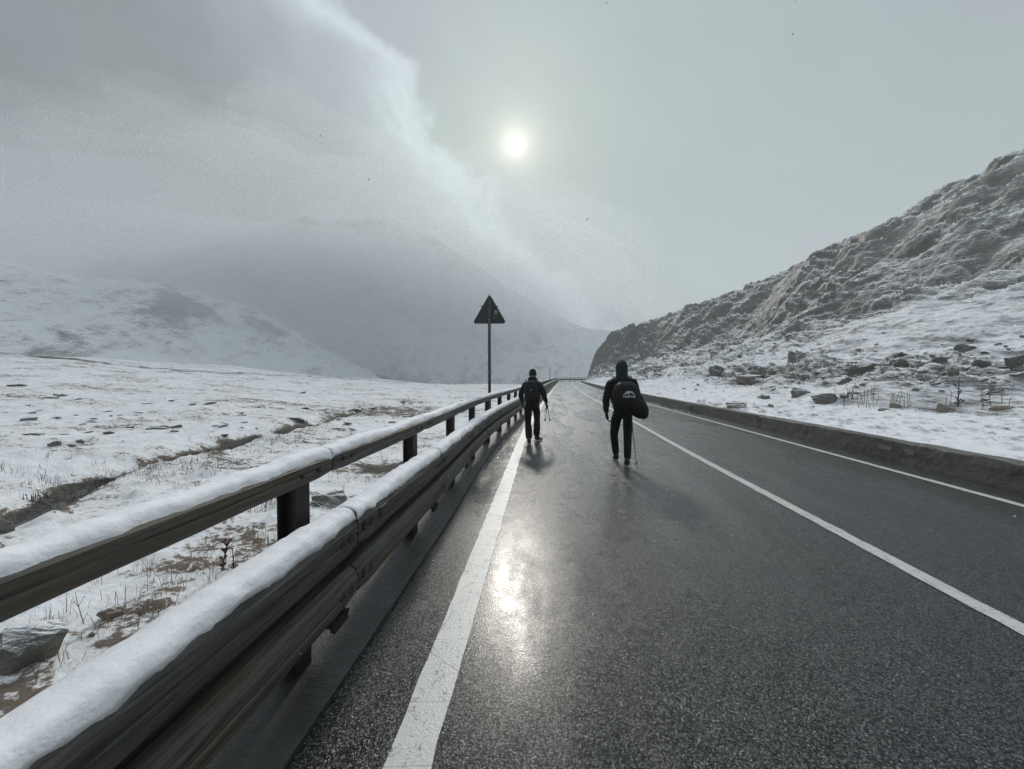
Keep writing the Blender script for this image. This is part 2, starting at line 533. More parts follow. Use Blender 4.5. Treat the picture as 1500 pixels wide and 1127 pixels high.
def slabs(x, y, lx, ly, ang, seed):
    """random tilted plates: value and tilt change from cell to cell (nearest-point cells)"""
    c, s_ = math.cos(ang), math.sin(ang)
    wx = .5*vnoise(x*.8/ly, y*.8/ly, seed+50); u = (x*c+y*s_)/lx; v = (-x*s_+y*c)/ly+wx
    iu = np.floor(u); iv = np.floor(v); best = np.full(np.shape(u), 9.0); val = np.zeros(np.shape(u))
    for du in (-1, 0, 1):
        for dv in (-1, 0, 1):
            cu, cv_ = iu+du, iv+dv
            px_ = cu+_hash(cu, cv_, seed); py_ = cv_+_hash(cu, cv_, seed+1)
            d = (u-px_)**2+(v-py_)**2
            h = (_hash(cu, cv_, seed+2)-.5) + (u-px_)*(_hash(cu, cv_, seed+3)-.3)*.5 + (v-py_)*(_hash(cu, cv_, seed+4)-.2)*.9
            m = d < best; best = np.where(m, d, best); val = np.where(m, h, val)
    return val


def HR(x, y):
    x = np.asarray(x, float); y = np.asarray(y, float)
    yc = np.clip(y, -30, 106)
    s = x - (wR(np.clip(y, -30, 104))+.22)
    xc = np.interp(yc, XC_Y, XC) + 1.6*fbm(y*.11, y*0+3, 3, 5)*sstep(104, 90, yc); hc = np.interp(yc, XC_Y, HC)
    b = np.interp(yc, [-30, 12, 30, 60, 100], [8, 6.5, 3.2, 1.6, .6])
    b = b + .8*fbm(y*.2, y*0, 2, 15)*sstep(100, 60, yc)
    sc = np.maximum(xc - wR(np.clip(y, -30, 104)) - .22, b+.8)
    w = s + sstep(b*.8, b+3, s)*(1.8*fbm(x*.09, y*.09, 3, 81))*sstep(104, 80, yc)
    t = np.clip((w-b)/(sc-b), 0, 2)
    H = .34+(hc-.34)*np.interp(t, PT, PV)
    far = sstep(22, 55, y)
    rk = np.clip(sstep(.34, .6, t+.10*fbm(x*.1, y*.1, 3, 91)) * (.45+.55*sstep(-.1, .35, fbm(x*.07+3, y*.045, 3, 92)+.3)) + .65*far*sstep(.01, .15, t), 0, 1)
    ledge = np.exp(-((t-.085)/.05)**2)
    rk = np.clip(rk + .8*ledge*sstep(45, 25, y), 0, 1)
    rk = np.maximum(rk, sstep(84, 92, y)*sstep(.3, .6, t))
    base = H + rk*.75*fbm(x*.13+y*.05, y*.10-x*.04, 5, 101) + .25*sstep(.0, .1, t)*fbm(x*.5, y*.33, 4, 111)
    base = np.where(s < b, H, base)

    def terr(h, st, wx, wy, sd, amt):
        qq = (h + .16*y - .10*x + wx*fbm(x*wy, y*wy*.45, 5, sd))/st
        fl = np.floor(qq); fr = qq-fl
        am = amt*np.clip(.55+1.3*fbm(x*wy*.8+9, y*wy*.5, 3, sd+7), 0, 1.15)
        return h + am*st*((fl+sstep(.5, .97, fr))-qq)
    z = base
    a = np.where(s > b, rk, 0)*sstep(0, .06, t)
    z = z + a*(terr(base, 1.7, 2.6, .20, 121, .40)-base)
    z2 = terr(z, .55, 1.0, .7, 131, .85)
    z = z + np.clip(a*.6+.15*sstep(.03, .12, t), 0, 1)*(z2-z)
    patch_ = np.clip(.5+1.2*fbm(x*.14, y*.11, 3, 175), .1, 1.2)
    lo_ = sstep(.02, .08, t)*(.30+.25*far)*patch_
    aa = np.clip(a*(.45+.7*patch_)+lo_, 0, 1.2)
    z = z + aa*((1.1-.4*far)*slabs(x, y, 2.7, 7.0, .25, 601)*a + (.55-.2*far)*slabs(x, y, .75, 1.9, .35, 611) + .26*slabs(x, y, .33, .8, .2, 621))
    z = z + sstep(0, .4, s)*(.03*fbm(x*1.3, y*1.3, 4, 141) + .012*fbm(x*5, y*5, 3, 151) + .10*np.maximum(0, fbm(x*2.6, y*2.6, 3, 161)-.15))
    z = z + a*.08*fbm(x*2.2, y*1.3, 3, 171)
    z = np.where(y > 103.5, z - np.minimum((y-103.5)*1.2, 1.2), z)
    return z, rk*np.where(s > b*.7, 1, 0)


# left snowfield
n1, n2 = 640, 760
u = np.linspace(0, 1, n1); v = np.linspace(0, 1, n2)
S = 2.0*(np.exp(5.7*u)-1); Yv = -4+3.2*(np.exp(5.25*v)-1)
SS, YY = np.meshgrid(S, Yv)
XX = eL(np.clip(YY, -12, 104))-.40-SS
ZZ = HL(XX, YY)
dd = seg_dist(XX, YY, DITCH); rr = np.hypot(XX, YY)
bare = 1.1*np.exp(-(dd/(.19+.009*rr))**2)*sstep(.3, 1.2, SS)*(.85+.5*fbm(XX*1.2, YY*1.2, 3, 7))*(1-.75*sstep(14, 24, rr))*np.clip(.75+1.2*fbm(XX*.35, YY*.35, 2, 8), .15, 1.1)
bare += .10*sstep(.05, .35, fbm(XX*.22, YY*.30, 3, 79))
bare += .07*np.exp(-((SS-1.6)/1.2)**2)*sstep(.0, .4, fbm(XX*.5, YY*.35, 3, 77)+.1)
bx, by = G(565, 680, -.3)
bare += .62*np.exp(-(((XX-bx)/.8)**2+((YY-by)/.7)**2))*(.8+.5*fbm(XX*2, YY*2, 3, 78))
bx2, by2 = G(560, 606, -.5)
bare += .20*np.exp(-(((XX-bx2)/5)**2+((YY-by2)/3)**2))
me = grid_mesh('snowfield', XX, YY, ZZ, attrs={'bare': np.clip(bare, 0, 1)}, flip=True)
tag(mesh_obj('snowfield', me, M['field']), kind='structure')

# right hillside
n1, n2 = 820, 980
u = np.linspace(0, 1, n1); v = np.linspace(0, 1, n2)
S = 3.0*(np.exp(3.35*u)-1); Yv = -2+12*(np.exp(2.29*v)-1)
SS, YY = np.meshgrid(S, Yv)
XX = wR(np.clip(YY, -12, 104))+.18+SS
ZZ, RK = HR(XX, YY)
me = grid_mesh('hillside', XX, YY, ZZ, attrs={'rock': RK*.23})
tag(mesh_obj('hillside', me, M['hill']), kind='structure')

# valley floor out to the horizon
bm = bmesh.new()
bmesh.ops.create_grid(bm, x_segments=40, y_segments=40, size=560)
for w_ in bm.verts: w_.co.z = -16
o = tag(bm_obj('ground', bm, M['snow']), kind='structure'); o.location = (0, 140, 0)

# mountains in the mist
def mountain(name, th, crest, r0, r1, seed, rockiness, foot=-16, rough=1.0):
    T = np.linspace(th[0], th[-1], 420); Q = np.linspace(0, 1.25, 260)
    TT, QQ = np.meshgrid(T, Q)
    cr = np.interp(TT, th, crest)
    r = r0+(r1-r0)*QQ
    prof = np.interp(QQ, [0, .15, .5, .8, .95, 1.0, 1.1, 1.25], [0, .08, .42, .8, .97, 1.0, .93, .7])
    X = r*np.sin(np.radians(TT)); Y = r*np.cos(np.radians(TT))
    tl = cr*r1*1.0
    Z = foot+(tl-foot+1.5)*prof
    n = fbm(X*.012, Y*.012, 6, seed, .55)
    gul = 1-np.abs(fbm(X*.011+Y*.004, Y*.013-X*.003, 5, seed+3, .55))*2
    Z = Z + sstep(0, .3, QQ)*(7*n+3.5*gul*prof)*rough
    rk = rockiness(TT, QQ, n, gul)
    me = grid_mesh(name, X, Y, Z, attrs={'rock': rk}, flip=False)
    return tag(mesh_obj(name, me, M['mount']), kind='structure')


def px_th(px): return math.degrees(math.atan((px-750)/570.0))-4.71
def px_el(px, py): return (551-py)/570.0*math.cos(math.atan((px-750)/570.0))


s1 = [(-500, 330), (-200, 340), (0, 372), (120, 392), (200, 402), (300, 436), (380, 462), (450, 492), (520, 535), (600, 575)]
mountain('mountain', [px_th(a) for a, b in s1], [px_el(a, b) for a, b in s1], 165, 245, 201,
         lambda T, Q, n, g: .42*sstep(-.05, .4, n+.25*g)*sstep(.15, .4, Q), rough=.7)
s2 = [(-300, 405), (100, 400), (300, 360), (450, 320), (560, 322), (640, 352), (700, 394), (740, 424), (797, 453), (830, 471), (853, 480), (900, 488), (1000, 486), (1150, 492), (1400, 505)]
mountain('mountain', [px_th(a) for a, b in s2], [px_el(a, b) for a, b in s2], 245, 330, 231,
         lambda T, Q, n, g: .06*sstep(.0, .5, n+.2*g)*sstep(1.0, .7, Q), rough=.45)

# dark track crossing the far field
tp = [(-40, 516), (0, 519), (50, 524), (110, 528), (150, 533), (260, 545), (340, 549), (420, 551), (560, 558), (640, 562)]
A = []; B = []
for px, py in tp:
    d = ray(px, py); lo, hi = 30.0, 125.0
    for k in range(200):
        t = 30+k*.5
        if CAM_H+d.z*t < float(HL(d.x*t, d.y*t, False)): break
    t = min(t, 100)
    A.append((d.x*t, d.y*t)); B.append((d.x*(t+1.3), d.y*(t+1.3)))
A = np.array(A); B = np.array(B); tt = np.linspace(0, len(tp)-1, 260)
A = np.stack([np.interp(tt, range(len(tp)), A[:, k]) for k in (0, 1)], 1)
B = np.stack([np.interp(tt, range(len(tp)), B[:, k]) for k in (0, 1)], 1)
f = np.linspace(0, 1, 4)[None]
X = A[:, :1]*(1-f)+B[:, :1]*f; Y = A[:, 1:]*(1-f)+B[:, 1:]*f
Z = HL(X, Y)+.16+.06*fbm(X*.5, Y*.5, 2, 3)
tag(mesh_obj('track', grid_mesh('track', X, Y, Z), simple('dark_earth', (.10, .095, .085), .9, 3, .5, var=.6)), kind='structure')

# stream in the ditch
P = np.array(DITCH); tt = np.linspace(0, len(P)-1, 200)
C = np.stack([np.interp(tt, range(len(P)), P[:, k]) for k in (0, 1)], 1)
Tn = np.gradient(C, axis=0); Tn /= np.linalg.norm(Tn, axis=1)[:, None]; Nn = np.stack([-Tn[:, 1], Tn[:, 0]], 1)
wd = (.07+.003*np.hypot(C[:, 0], C[:, 1]))*(1+.5*fbm(tt, tt*0, 2, 9))
X = np.stack([C[:, 0]-Nn[:, 0]*wd, C[:, 0]+Nn[:, 0]*wd], 1); Y = np.stack([C[:, 1]-Nn[:, 1]*wd, C[:, 1]+Nn[:, 1]*wd], 1)
Zc = HL(C[:, 0], C[:, 1], False)+.035
tag(mesh_obj('stream', grid_mesh('stream', X, Y, np.stack([Zc, Zc], 1)), M['water']), kind='structure')

# ------------------------------------------------------------------ low concrete wall on the right
wy = np.concatenate([np.linspace(-4, 30, 340, endpoint=False), np.linspace(30, 103.4, 180)])
prof = [(.0, -.05), (.003, .02), (.012, .12), (.02, .24), (.027, .345), (.032, .362), (.045, .370), (.12, .375), (.255, .372), (.265, -.05)]
X = np.zeros((len(wy), len(prof))); Y = X.copy(); Z = X.copy()
for j, (a, b) in enumerate(prof):
    rough = .007*fbm(wy*1.7, wy*0+j*.6, 4, 301) + .003*fbm(wy*9, wy*0+j*1.7, 3, 302)
    X[:, j] = wR(wy)+a+(rough if 0 < j < 8 else 0); Y[:, j] = wy
    Z[:, j] = b + (.018*fbm(wy*.9, wy*0+j*.3, 4, 303) if j > 2 and j < 9 else 0)
jn = G(1106, 628)[1]
for k in range(9):      # joints between cast sections
    yj = jn + (k-1)*8.3
    Z[:, 3:9] -= (.05*np.exp(-((wy-yj)/.09)**2))[:, None]; X[:, 1:5] += (.03*np.exp(-((wy-yj)/.05)**2))[:, None]
wt = empty('low_wall', (0, 0, 0)); tag(wt, 'long low mossy concrete wall with worn top along the right road edge', 'wall')
wall_y0 = G(1022, 603)[1]
mesh_obj('wall', grid_mesh('wall', X, Y, Z, smooth=False, flip=True), M['kerb'], wt)
bm = bmesh.new(); add_box(bm, (float(wR(wall_y0))+.0, wall_y0, .17), (.05, .42, .17), bevel=.01)
bm_obj('drain_opening', bm, M['plate'], wt)
for k, (px, py, w, h) in enumerate(((1277, 660, .34, .09), (1316, 669, .20, .10))):
    y0 = G(px, py+12)[1]; bm = bmesh.new()
    vs_ = []
    for q_ in range(22):
        a_ = 2*math.pi*q_/22; q = 1+.35*float(vnoise(math.cos(a_)*1.7+k*5, math.sin(a_)*1.7))
        vs_.append(bm.verts.new((float(wR(y0))+.012, y0+.5*w*q*math.cos(a_), .22+.5*h*q*math.sin(a_))))
    bm.faces.new(vs_[::-1]); bm.normal_update()
    tag(bm_obj('patch', bm, simple('pale_lichen', (.24, .235, .20), .85, 30, .2, var=.4), wt))

# ------------------------------------------------------------------ guardrail
RP = [(float(eL(y))-.0, float(y)) for y in np.concatenate([np.arange(-4, 20, .25), np.arange(20, 103, 1.0)])]
RP += [(3.95, 104.5), (4.5, 107.6), (6.2, 110.0), (9.3, 111.3), (14, 111.8), (22, 111.6)]
RP = np.array(RP)
arc = np.concatenate([[0], np.cumsum(np.hypot(*np.diff(RP, axis=0).T))])
BAY = 1.72
y_joint = 2.02


def rp(s, off=0.0):
    x = np.interp(s, arc, RP[:, 0]); y = np.interp(s, arc, RP[:, 1])
    x2 = np.interp(s+.3, arc, RP[:, 0]); y2 = np.interp(s+.3, arc, RP[:, 1])
    x1 = np.interp(s-.3, arc, RP[:, 0]); y1 = np.interp(s-.3, arc, RP[:, 1])
    l = math.hypot(x2-x1, y2-y1); tx, ty = (x2-x1)/l, (y2-y1)/l
    return Vector((x - ty*off, y + tx*off, 0)), math.atan2(ty, tx)


s_joint0 = float(np.interp(y_joint, RP[:, 1][:150], arc[:150])) - 3*BAY
nb = int((arc[-1]-s_joint0-1)/BAY)


def beam_mesh(name, prof, L, nseg=14, chamfer=.012, seed=0):
    """prof: (y,z) closed loop; beam along local x from 0..L"""
    bm = bmesh.new(); rows = []
    for i in range(nseg+1):
        x = L*i/nseg
        if i == 0: x = .0
        row = []
        inset = chamfer if i in (0, nseg) else 0
        cy = sum(p[0] for p in prof)/len(prof); cz = sum(p[1] for p in prof)/len(prof)
        for j, (a, b) in enumerate(prof):
            n = .0025*float(vnoise(x*2.1+seed, j*1.3+seed, seed))
            k = 1-inset/.1
            row.append(bm.verts.new((x, cy+(a-cy)*k+n, cz+(b-cz)*k+n)))
        rows.append(row)
    for i in range(nseg):
        for j in range(len(prof)):
            k = (j+1) % len(prof)
            bm.faces.new((rows[i][j], rows[i+1][j], rows[i+1][k], rows[i][k]))
    bm.faces.new(rows[0]); bm.faces.new(rows[-1][::-1])
    bmesh.ops.recalc_face_normals(bm, faces=bm.faces)
    me = bpy.data.meshes.new(name); bm.to_mesh(me); bm.free()
    me.materials.append(M['wood'])
    return me


# local frame: x along the rail, y = towards the snowfield (left of travel), z up
def log_prof(y0, y1, z0, z1, groove=True):
    h = z1-z0; d = y1-y0
    p = [(y0+.035, z0), (y0+.008, z0+.02), (y0, z0+.06)]
    if groove: p += [(y0, z0+h*.42), (y0+.008, z0+h*.45), (y0+.008, z0+h*.48), (y0, z0+h*.51)]
    p += [(y0+.002, z1-.055), (y0+.015, z1-.025), (y0+.045, z1-.004), (y0+.08, z1), (y1-.03, z1-.002), (y1, z1-.03), (y1, z0+.02), (y1-.02, z0)]
    return p


LB = BAY-.012
m_up = [beam_mesh('upper_beam', log_prof(0, .165, .59, .785), LB, seed=k) for k in range(3)]
m_lo = [beam_mesh('lower_beam', log_prof(0, .145, .335, .515), LB, seed=k+5) for k in range(3)]
m_hr = [beam_mesh('handrail_beam', [(.0, .985), (-.012, 1.0), (-.014, 1.03), (-.008, 1.04), (-.014, 1.05), (-.012, 1.075), (.01, 1.095), (.04, 1.10), (.09, 1.10), (.11, 1.09), (.12, 1.07), (.12, 1.0), (.11, .985)], LB, seed=k+9) for k in range(3)]


def joined(parts, mat, name):
    bm = bmesh.new()
    for c, s, r in parts: add_box(bm, c, s, None, r)
    me = bpy.data.meshes.new(name); bm.to_mesh(me); bm.free(); me.materials.append(mat); return me


# I-section post, local origin at its foot
m_post = joined([((0, -.045, .36), (.115, .010, 1.42), .002), ((0, .045, .36), (.115, .010, 1.42), .002), ((0, 0, .36), (.008, .08, 1.42), 0)], M['steel'], 'post')
m_back = joined([((BAY/2, .155, .55), (BAY-.004, .006, .34), 0), ((BAY/2, .115, .552), (BAY-.004, .07, .05), 0)], M['steel'], 'steel_backing')
bm = bmesh.new()
add_box(bm, (0, .09, .30), (.16, .13, .012), None, .002); add_box(bm, (0, .03, .285), (.13, .010, .05), None, .002)
for k in (-.045, .045):
    add_tube(bm, (k, .045, .325), (k, .045, .262), .016, seg=6); add_tube(bm, (k, .10, .325), (k, .10, .268), .014, seg=6)
m_brk = bpy.data.meshes.new('bracket'); bm.to_mesh(m_brk); bm.free(); m_brk.materials.append(M['steel'])
bm = bmesh.new()
add_tube(bm, (0, .004, 0), (0, -.0025, 0), .031, seg=20); add_tube(bm, (0, -.0005, 0), (0, -.007, 0), .013, seg=6)
m_bolt = bpy.data.meshes.new('bolt'); bm.to_mesh(m_bolt); bm.free(); m_bolt.materials.append(M['plate'])
bm = bmesh.new(); add_tube(bm, (0, .004, 0), (0, -.004, 0), .013, seg=12)
m_bolt2 = bpy.data.meshes.new('bolt'); bm.to_mesh(m_bolt2); bm.free(); m_bolt2.materials.append(M['steel'])


def snow_cap(y0, y1, z0, s0, L, hgt, near, seed):
    """lumpy pillow of snow on a beam; the noise follows the distance along the rail so that bays run on"""
    nx = 90 if near else (26 if s0 < 30 else 8); nyv = 13 if near else 9
    u = np.linspace(0, 1, nx); a = np.linspace(0, np.pi, nyv)
    U, Aa = np.meshgrid(u*L, a, indexing='ij'); s = s0+U
    cy = (y0+y1)/2; hw = (y1-y0)/2
    wv = hw*(1+.10*fbm(s*2.6, s*0+seed, 4, seed)+.05*fbm(s*11, Aa, 2, seed+4))
    hh = hgt*(.92+.34*fbm(s*1.2, s*0+seed+4, 3, seed+1)+.14*fbm(s*6, s*0, 3, seed+2))
    Yl = cy-np.sign(np.cos(Aa))*np.abs(np.cos(Aa))**.75*wv + .003*fbm(s*14, Aa*3, 3, seed+6)
    endf = np.minimum(1, np.minimum(U, L-U)/.035)**.5 if near else 1
    Zl = z0+np.sin(Aa)**.72*hh*(.72+.28*endf) + .005*fbm(s*16, Aa*3, 4, seed+3)
    drop = .022+.022*fbm(s*4.5, s*0+9, 4, seed+5)
    Zl = Zl - drop*(np.abs(np.cos(Aa))**6)*np.where(np.cos(Aa) > 0, 1.0+.9*np.maximum(0, fbm(s*6.5, s*0+2, 3, seed+8)), 1)
    me = grid_mesh('snow_cap', U, Yl, Zl, smooth=True, flip=True)
    bm = bmesh.new(); bm.from_mesh(me)
    bmesh.ops.holes_fill(bm, edges=[e for e in bm.edges if e.is_boundary], sides=0)
    bmesh.ops.recalc_face_normals(bm, faces=bm.faces)
    bm.to_mesh(me); bm.free()
    me.materials.append(M['snow'])
    return me


rail = empty('guardrail', (float(eL(2)), 2, 0))
tag(rail, 'snow capped timber guardrail with handrail on brown steel posts along left road edge', 'guardrail')


def place(name, me, s, off=0.0, s2=None, z=0.0):
    p, a = rp(s, off)
    if s2 is not None:
        q, _ = rp(s2, off); a = math.atan2(q.y-p.y, q.x-p.x)
    o = bpy.data.objects.new(name, me); COL.objects.link(o)
    o.parent = rail
    o.location = (p.x-rail.location.x, p.y-rail.location.y, z); o.rotation_euler = (0, 0, a)
    return o


def child(name, me, par, loc=(0, 0, 0)):
    o = bpy.data.objects.new(name, me); COL.objects.link(o); o.parent = par; o.location = loc
    return o


HR_OFF = .20
nb = min(nb, 96)
for i in range(nb):
    s0 = s_joint0+i*BAY; s1 = s0+BAY
    near = i < 9
    sp = s0-.15
    up = place('upper_beam', m_up[i % 3], s0, 0, s1); lo = place('lower_beam', m_lo[i % 3], s0, 0.004, s1)
    hr = place('handrail_beam', m_hr[i % 3], s0+.08, HR_OFF, s1+.08)
    place('steel_backing', m_back, s0, 0, s1)
    po = place('post', m_post, sp, HR_OFF+.055+.02)
    po.scale = (1, 1, 1)
    if i < 40: place('bracket', m_brk, sp, 0)
    if s0 < 60:
        child('snow_cap', snow_cap(.012, .165, .777, s0, LB, .054, near, 401+(i == 2)*7), up)
        child('snow_cap', snow_cap(-.004, .112, 1.088, s0, LB+(.012), .045, near, 421), hr)
    else:
        if i % 3 == 0 or s0-BAY < 60:
            c1 = snow_cap(.012, .165, .777, s0, LB, .062, False, 401); c2 = snow_cap(-.004, .112, 1.088, s0, LB, .05, False, 421)
        child('snow_cap', c1, up); child('snow_cap', c2, hr)
    if i < 9:
        for b_, zc in ((up, .70), (lo, .43)):
            for xx in (.07, .15, LB-.15, LB-.07): child('bolt', m_bolt, b_, (xx, 0, zc-.012*(xx > 1)))
        for xx in (.10, .20, LB-.28, LB-.14): child('bolt', m_bolt2, hr, (xx, -.014, 1.045-.012*(xx > 1)))
    if i == 3:
        pl = bmesh.new(); add_box(pl, (.30, -.002, .70), (.095, .006, .062), None, .001)
        child('rating_plate', bm_obj('rating_plate', pl, M['plate']).data, up)
        bpy.data.objects.remove(bpy.data.objects['rating_plate'], do_unlink=True)
        for o in list(COL.objects):
            if o.name.startswith('rating_plate') : o.name = 'rating_plate'

# ------------------------------------------------------------------ warning sign seen from behind
def place_at(px, depth):
    d = ray(px, 551); k = depth/(-(CR.inverted() @ d).z)
    return d.x*k, d.y*k


sx, sy = place_at(717, 10.4)
zs = float(HL(sx, sy, False))
sign = empty('road_sign', (sx, sy, zs), R(4)); tag(sign, 'dark back of a triangular warning sign on a tall thin pole behind the guardrail', 'road sign')


def rounded_tri(side, r, z0, y, th, seg=7):
    h = side*math.sqrt(3)/2
    cs = [(-side/2, 0), (side/2, 0), (0, h)]
    inr = r; pts = []
    cen = [(-side/2+r*math.sqrt(3), r), (side/2-r*math.sqrt(3), r), (0, h-2*r)]
    for (cx, cz), a0 in zip(cen, (150, 270, 30)):
        for k in range(seg+1):
            a = R(a0+120*k/seg); pts.append((cx+r*math.cos(a), cz+r*math.sin(a)))
    bm = bmesh.new()
    f = bm.faces.new([bm.verts.new((a, y, z0+b)) for a, b in pts])
    e = bmesh.ops.extrude_face_region(bm, geom=[f]); vs = [g for g in e['geom'] if isinstance(g, bmesh.types.BMVert)]
    bmesh.ops.translate(bm, verts=vs, vec=(0, th, 0)); bmesh.ops.recalc_face_normals(bm, faces=bm.faces)
    return bm


ZB = 2.93-zs; 
pn = bm_obj('sign_panel', rounded_tri(.92, .055, ZB, .045, .02), M['signback'], sign)
bm = bmesh.new()       # folded rim and stiffening ribs on the back
tri = [(-.44, .012), (.44, .012), (0, .775)]
for a, b in zip(tri, tri[1:]+tri[:1]):
    add_tube(bm, (a[0]*.93, .042, ZB+a[1]+.012), (b[0]*.93, .042, ZB+b[1]*.97+.012), .007, seg=6)
for z in (.17, .46):
    w = .30*(1-z/.8)+.1; add_box(bm, (0, .036, ZB+z), (w*2, .016, .035), None, .003)
bm_obj('panel_rim', bm, M['signback'], pn)
bm = bmesh.new(); add_tube(bm, (0, 0, -.6), (0, 0, ZB+.62), .040, seg=20); add_tube(bm, (0, 0, ZB+.62), (0, 0, ZB+.635), .043, .03, seg=20)
bm_obj('pole', bm, M['pole'], sign, True)
for z in (.17, .46):
    bm = bmesh.new(); add_tube(bm, (0, 0, ZB+z-.016), (0, 0, ZB+z+.016), .047, seg=20)
    bm_obj('clamp', bm, M['galv'], sign)
bm = bmesh.new(); add_tube(bm, (0, -.041, 1.62-zs), (0, -.052, 1.62-zs), .018, seg=10); bm_obj('bolt', bm, M['sticker'], sign)
bm = bmesh.new()
for (a, b, c, d) in ((.17, .32, .055, .05), (.17, .255, .035, .035)):
    f = bmesh.ops.create_circle(bm, cap_ends=True, segments=14, radius=1.0, matrix=Matrix.Translation((a, .040, ZB+b)) @ Matrix.Rotation(math.pi/2, 4, 'X') @ Matrix.Diagonal((c, d, 1, 1)))
bmesh.ops.solidify(bm, geom=bm.faces[:], thickness=-.003)
bm_obj('sticker', bm, M['sticker'], sign)
bm = bmesh.new(); add_tube(bm, (.125, .044, ZB+.15), (.125, .036, ZB+.15), .017, seg=12); bm_obj('bolt', bm, M['print'], sign)

# snow stakes
for px, dep, h, lab in ((806.8, 48, 2.6, 'tall thin snow stake rising behind the guardrail just right of the left walker'),
                        (815.6, 80, 2.6, 'faint snow stake right where the guardrail starts to bend'),
                        (836, 119, 2.9, 'faint snow stake beyond the guardrail across the far bend')):
    x, y = place_at(px, dep); x -= .12
    e = empty('snow_stake', (x, y, -.6)); tag(e, lab, 'snow stake', 'snow stakes along the road')
    bm = bmesh.new(); add_tube(bm, (0, 0, -.5), (0, 0, h+.6), .045, .035, seg=10); bm_obj('pole', bm, M['pole'], e)
    bm = bmesh.new(); add_tube(bm, (0, 0, h+.25), (0, 0, h+.62), .052, seg=10); bm_obj('reflective_band', bm, M['grey'], e)

# ------------------------------------------------------------------ rocks
def rock_mesh(seed, flat=1.0, n=16, sub=2, rough=.06):
    r = random.Random(seed); bm = bmesh.new()
    for k in range(n):
        v = Vector((r.uniform(-1, 1), r.uniform(-1, 1), r.uniform(-1, 1)))
        m = .45*max(abs(v.x), abs(v.y), abs(v.z))+.55*v.length; v = v/m*r.uniform(.72, 1.05)
        bm.verts.new((v.x*.5, v.y*.5, v.z*.5*flat))
    res = bmesh.ops.convex_hull(bm, input=bm.verts)
    bmesh.ops.delete(bm, geom=list({g for g in res['geom_interior'] if isinstance(g, bmesh.types.BMVert)}), context='VERTS')
    bmesh.ops.bevel(bm, geom=bm.edges[:], offset=.03, segments=1, affect='EDGES')
    for _ in range(sub):
        bmesh.ops.triangulate(bm, faces=bm.faces)
        bmesh.ops.subdivide_edges(bm, edges=[e for e in bm.edges if e.calc_length() > .12], cuts=1)
    bm.normal_update()
    for v in bm.verts:
        nz = float(vnoise(v.co.x*3+seed, v.co.y*3+v.co.z*4, seed))+.5*float(vnoise(v.co.x*8+v.co.z*9, v.co.y*8+seed, seed))
        st = math.sin(v.co.z*38+2*nz)*.25
        v.co += v.normal*rough*(nz+st*.5)
    me = bpy.data.meshes.new('rock'); bm.to_mesh(me); bm.free()
    return me


def rock_at(x, y, zf, size, seed, lab, mat='rock', cat='rock', group=None, rz=None, sink=.28, tilt=.15, name='rock', me=None, flat=1.0):
    me = me or rock_mesh(seed, flat)
    if not me.materials: me.materials.append(M[mat])
    o = bpy.data.objects.new(name, me); COL.objects.link(o)
    r = random.Random(seed*7+1)
    o.scale = size
    o.rotation_euler = (r.uniform(-tilt, tilt), r.uniform(-tilt, tilt), r.uniform(0, 6.28) if rz is None else rz)
    o.location = (x, y, zf(x, y)+size[2]*(.5-sink))
    tag(o, lab, cat, group)
    return o


zl = lambda x, y: float(HL(x, y))
zr_ = lambda x, y: float(HR(x, y)[0])


_T = np.exp(np.linspace(0, math.log(130), 700))


def hit(px, py, side):
    """where the sight line of a photograph point meets the terrain"""
    d = ray(px, py)
    x, y, z = d.x*_T, d.y*_T, CAM_H+d.z*_T
    yc = np.clip(y, -12, 104)
    if side == 'R': ok = x > wR(yc)+.25
    else: ok = x < eL(yc)-.45
    h = HL(x, y) if side == 'L' else HR(x, y)[0]
    k = np.nonzero(ok & (z < h))[0]
    if len(k) == 0: return None
    k = k[0]
    return float(x[k]), float(y[k]), float(_T[k])


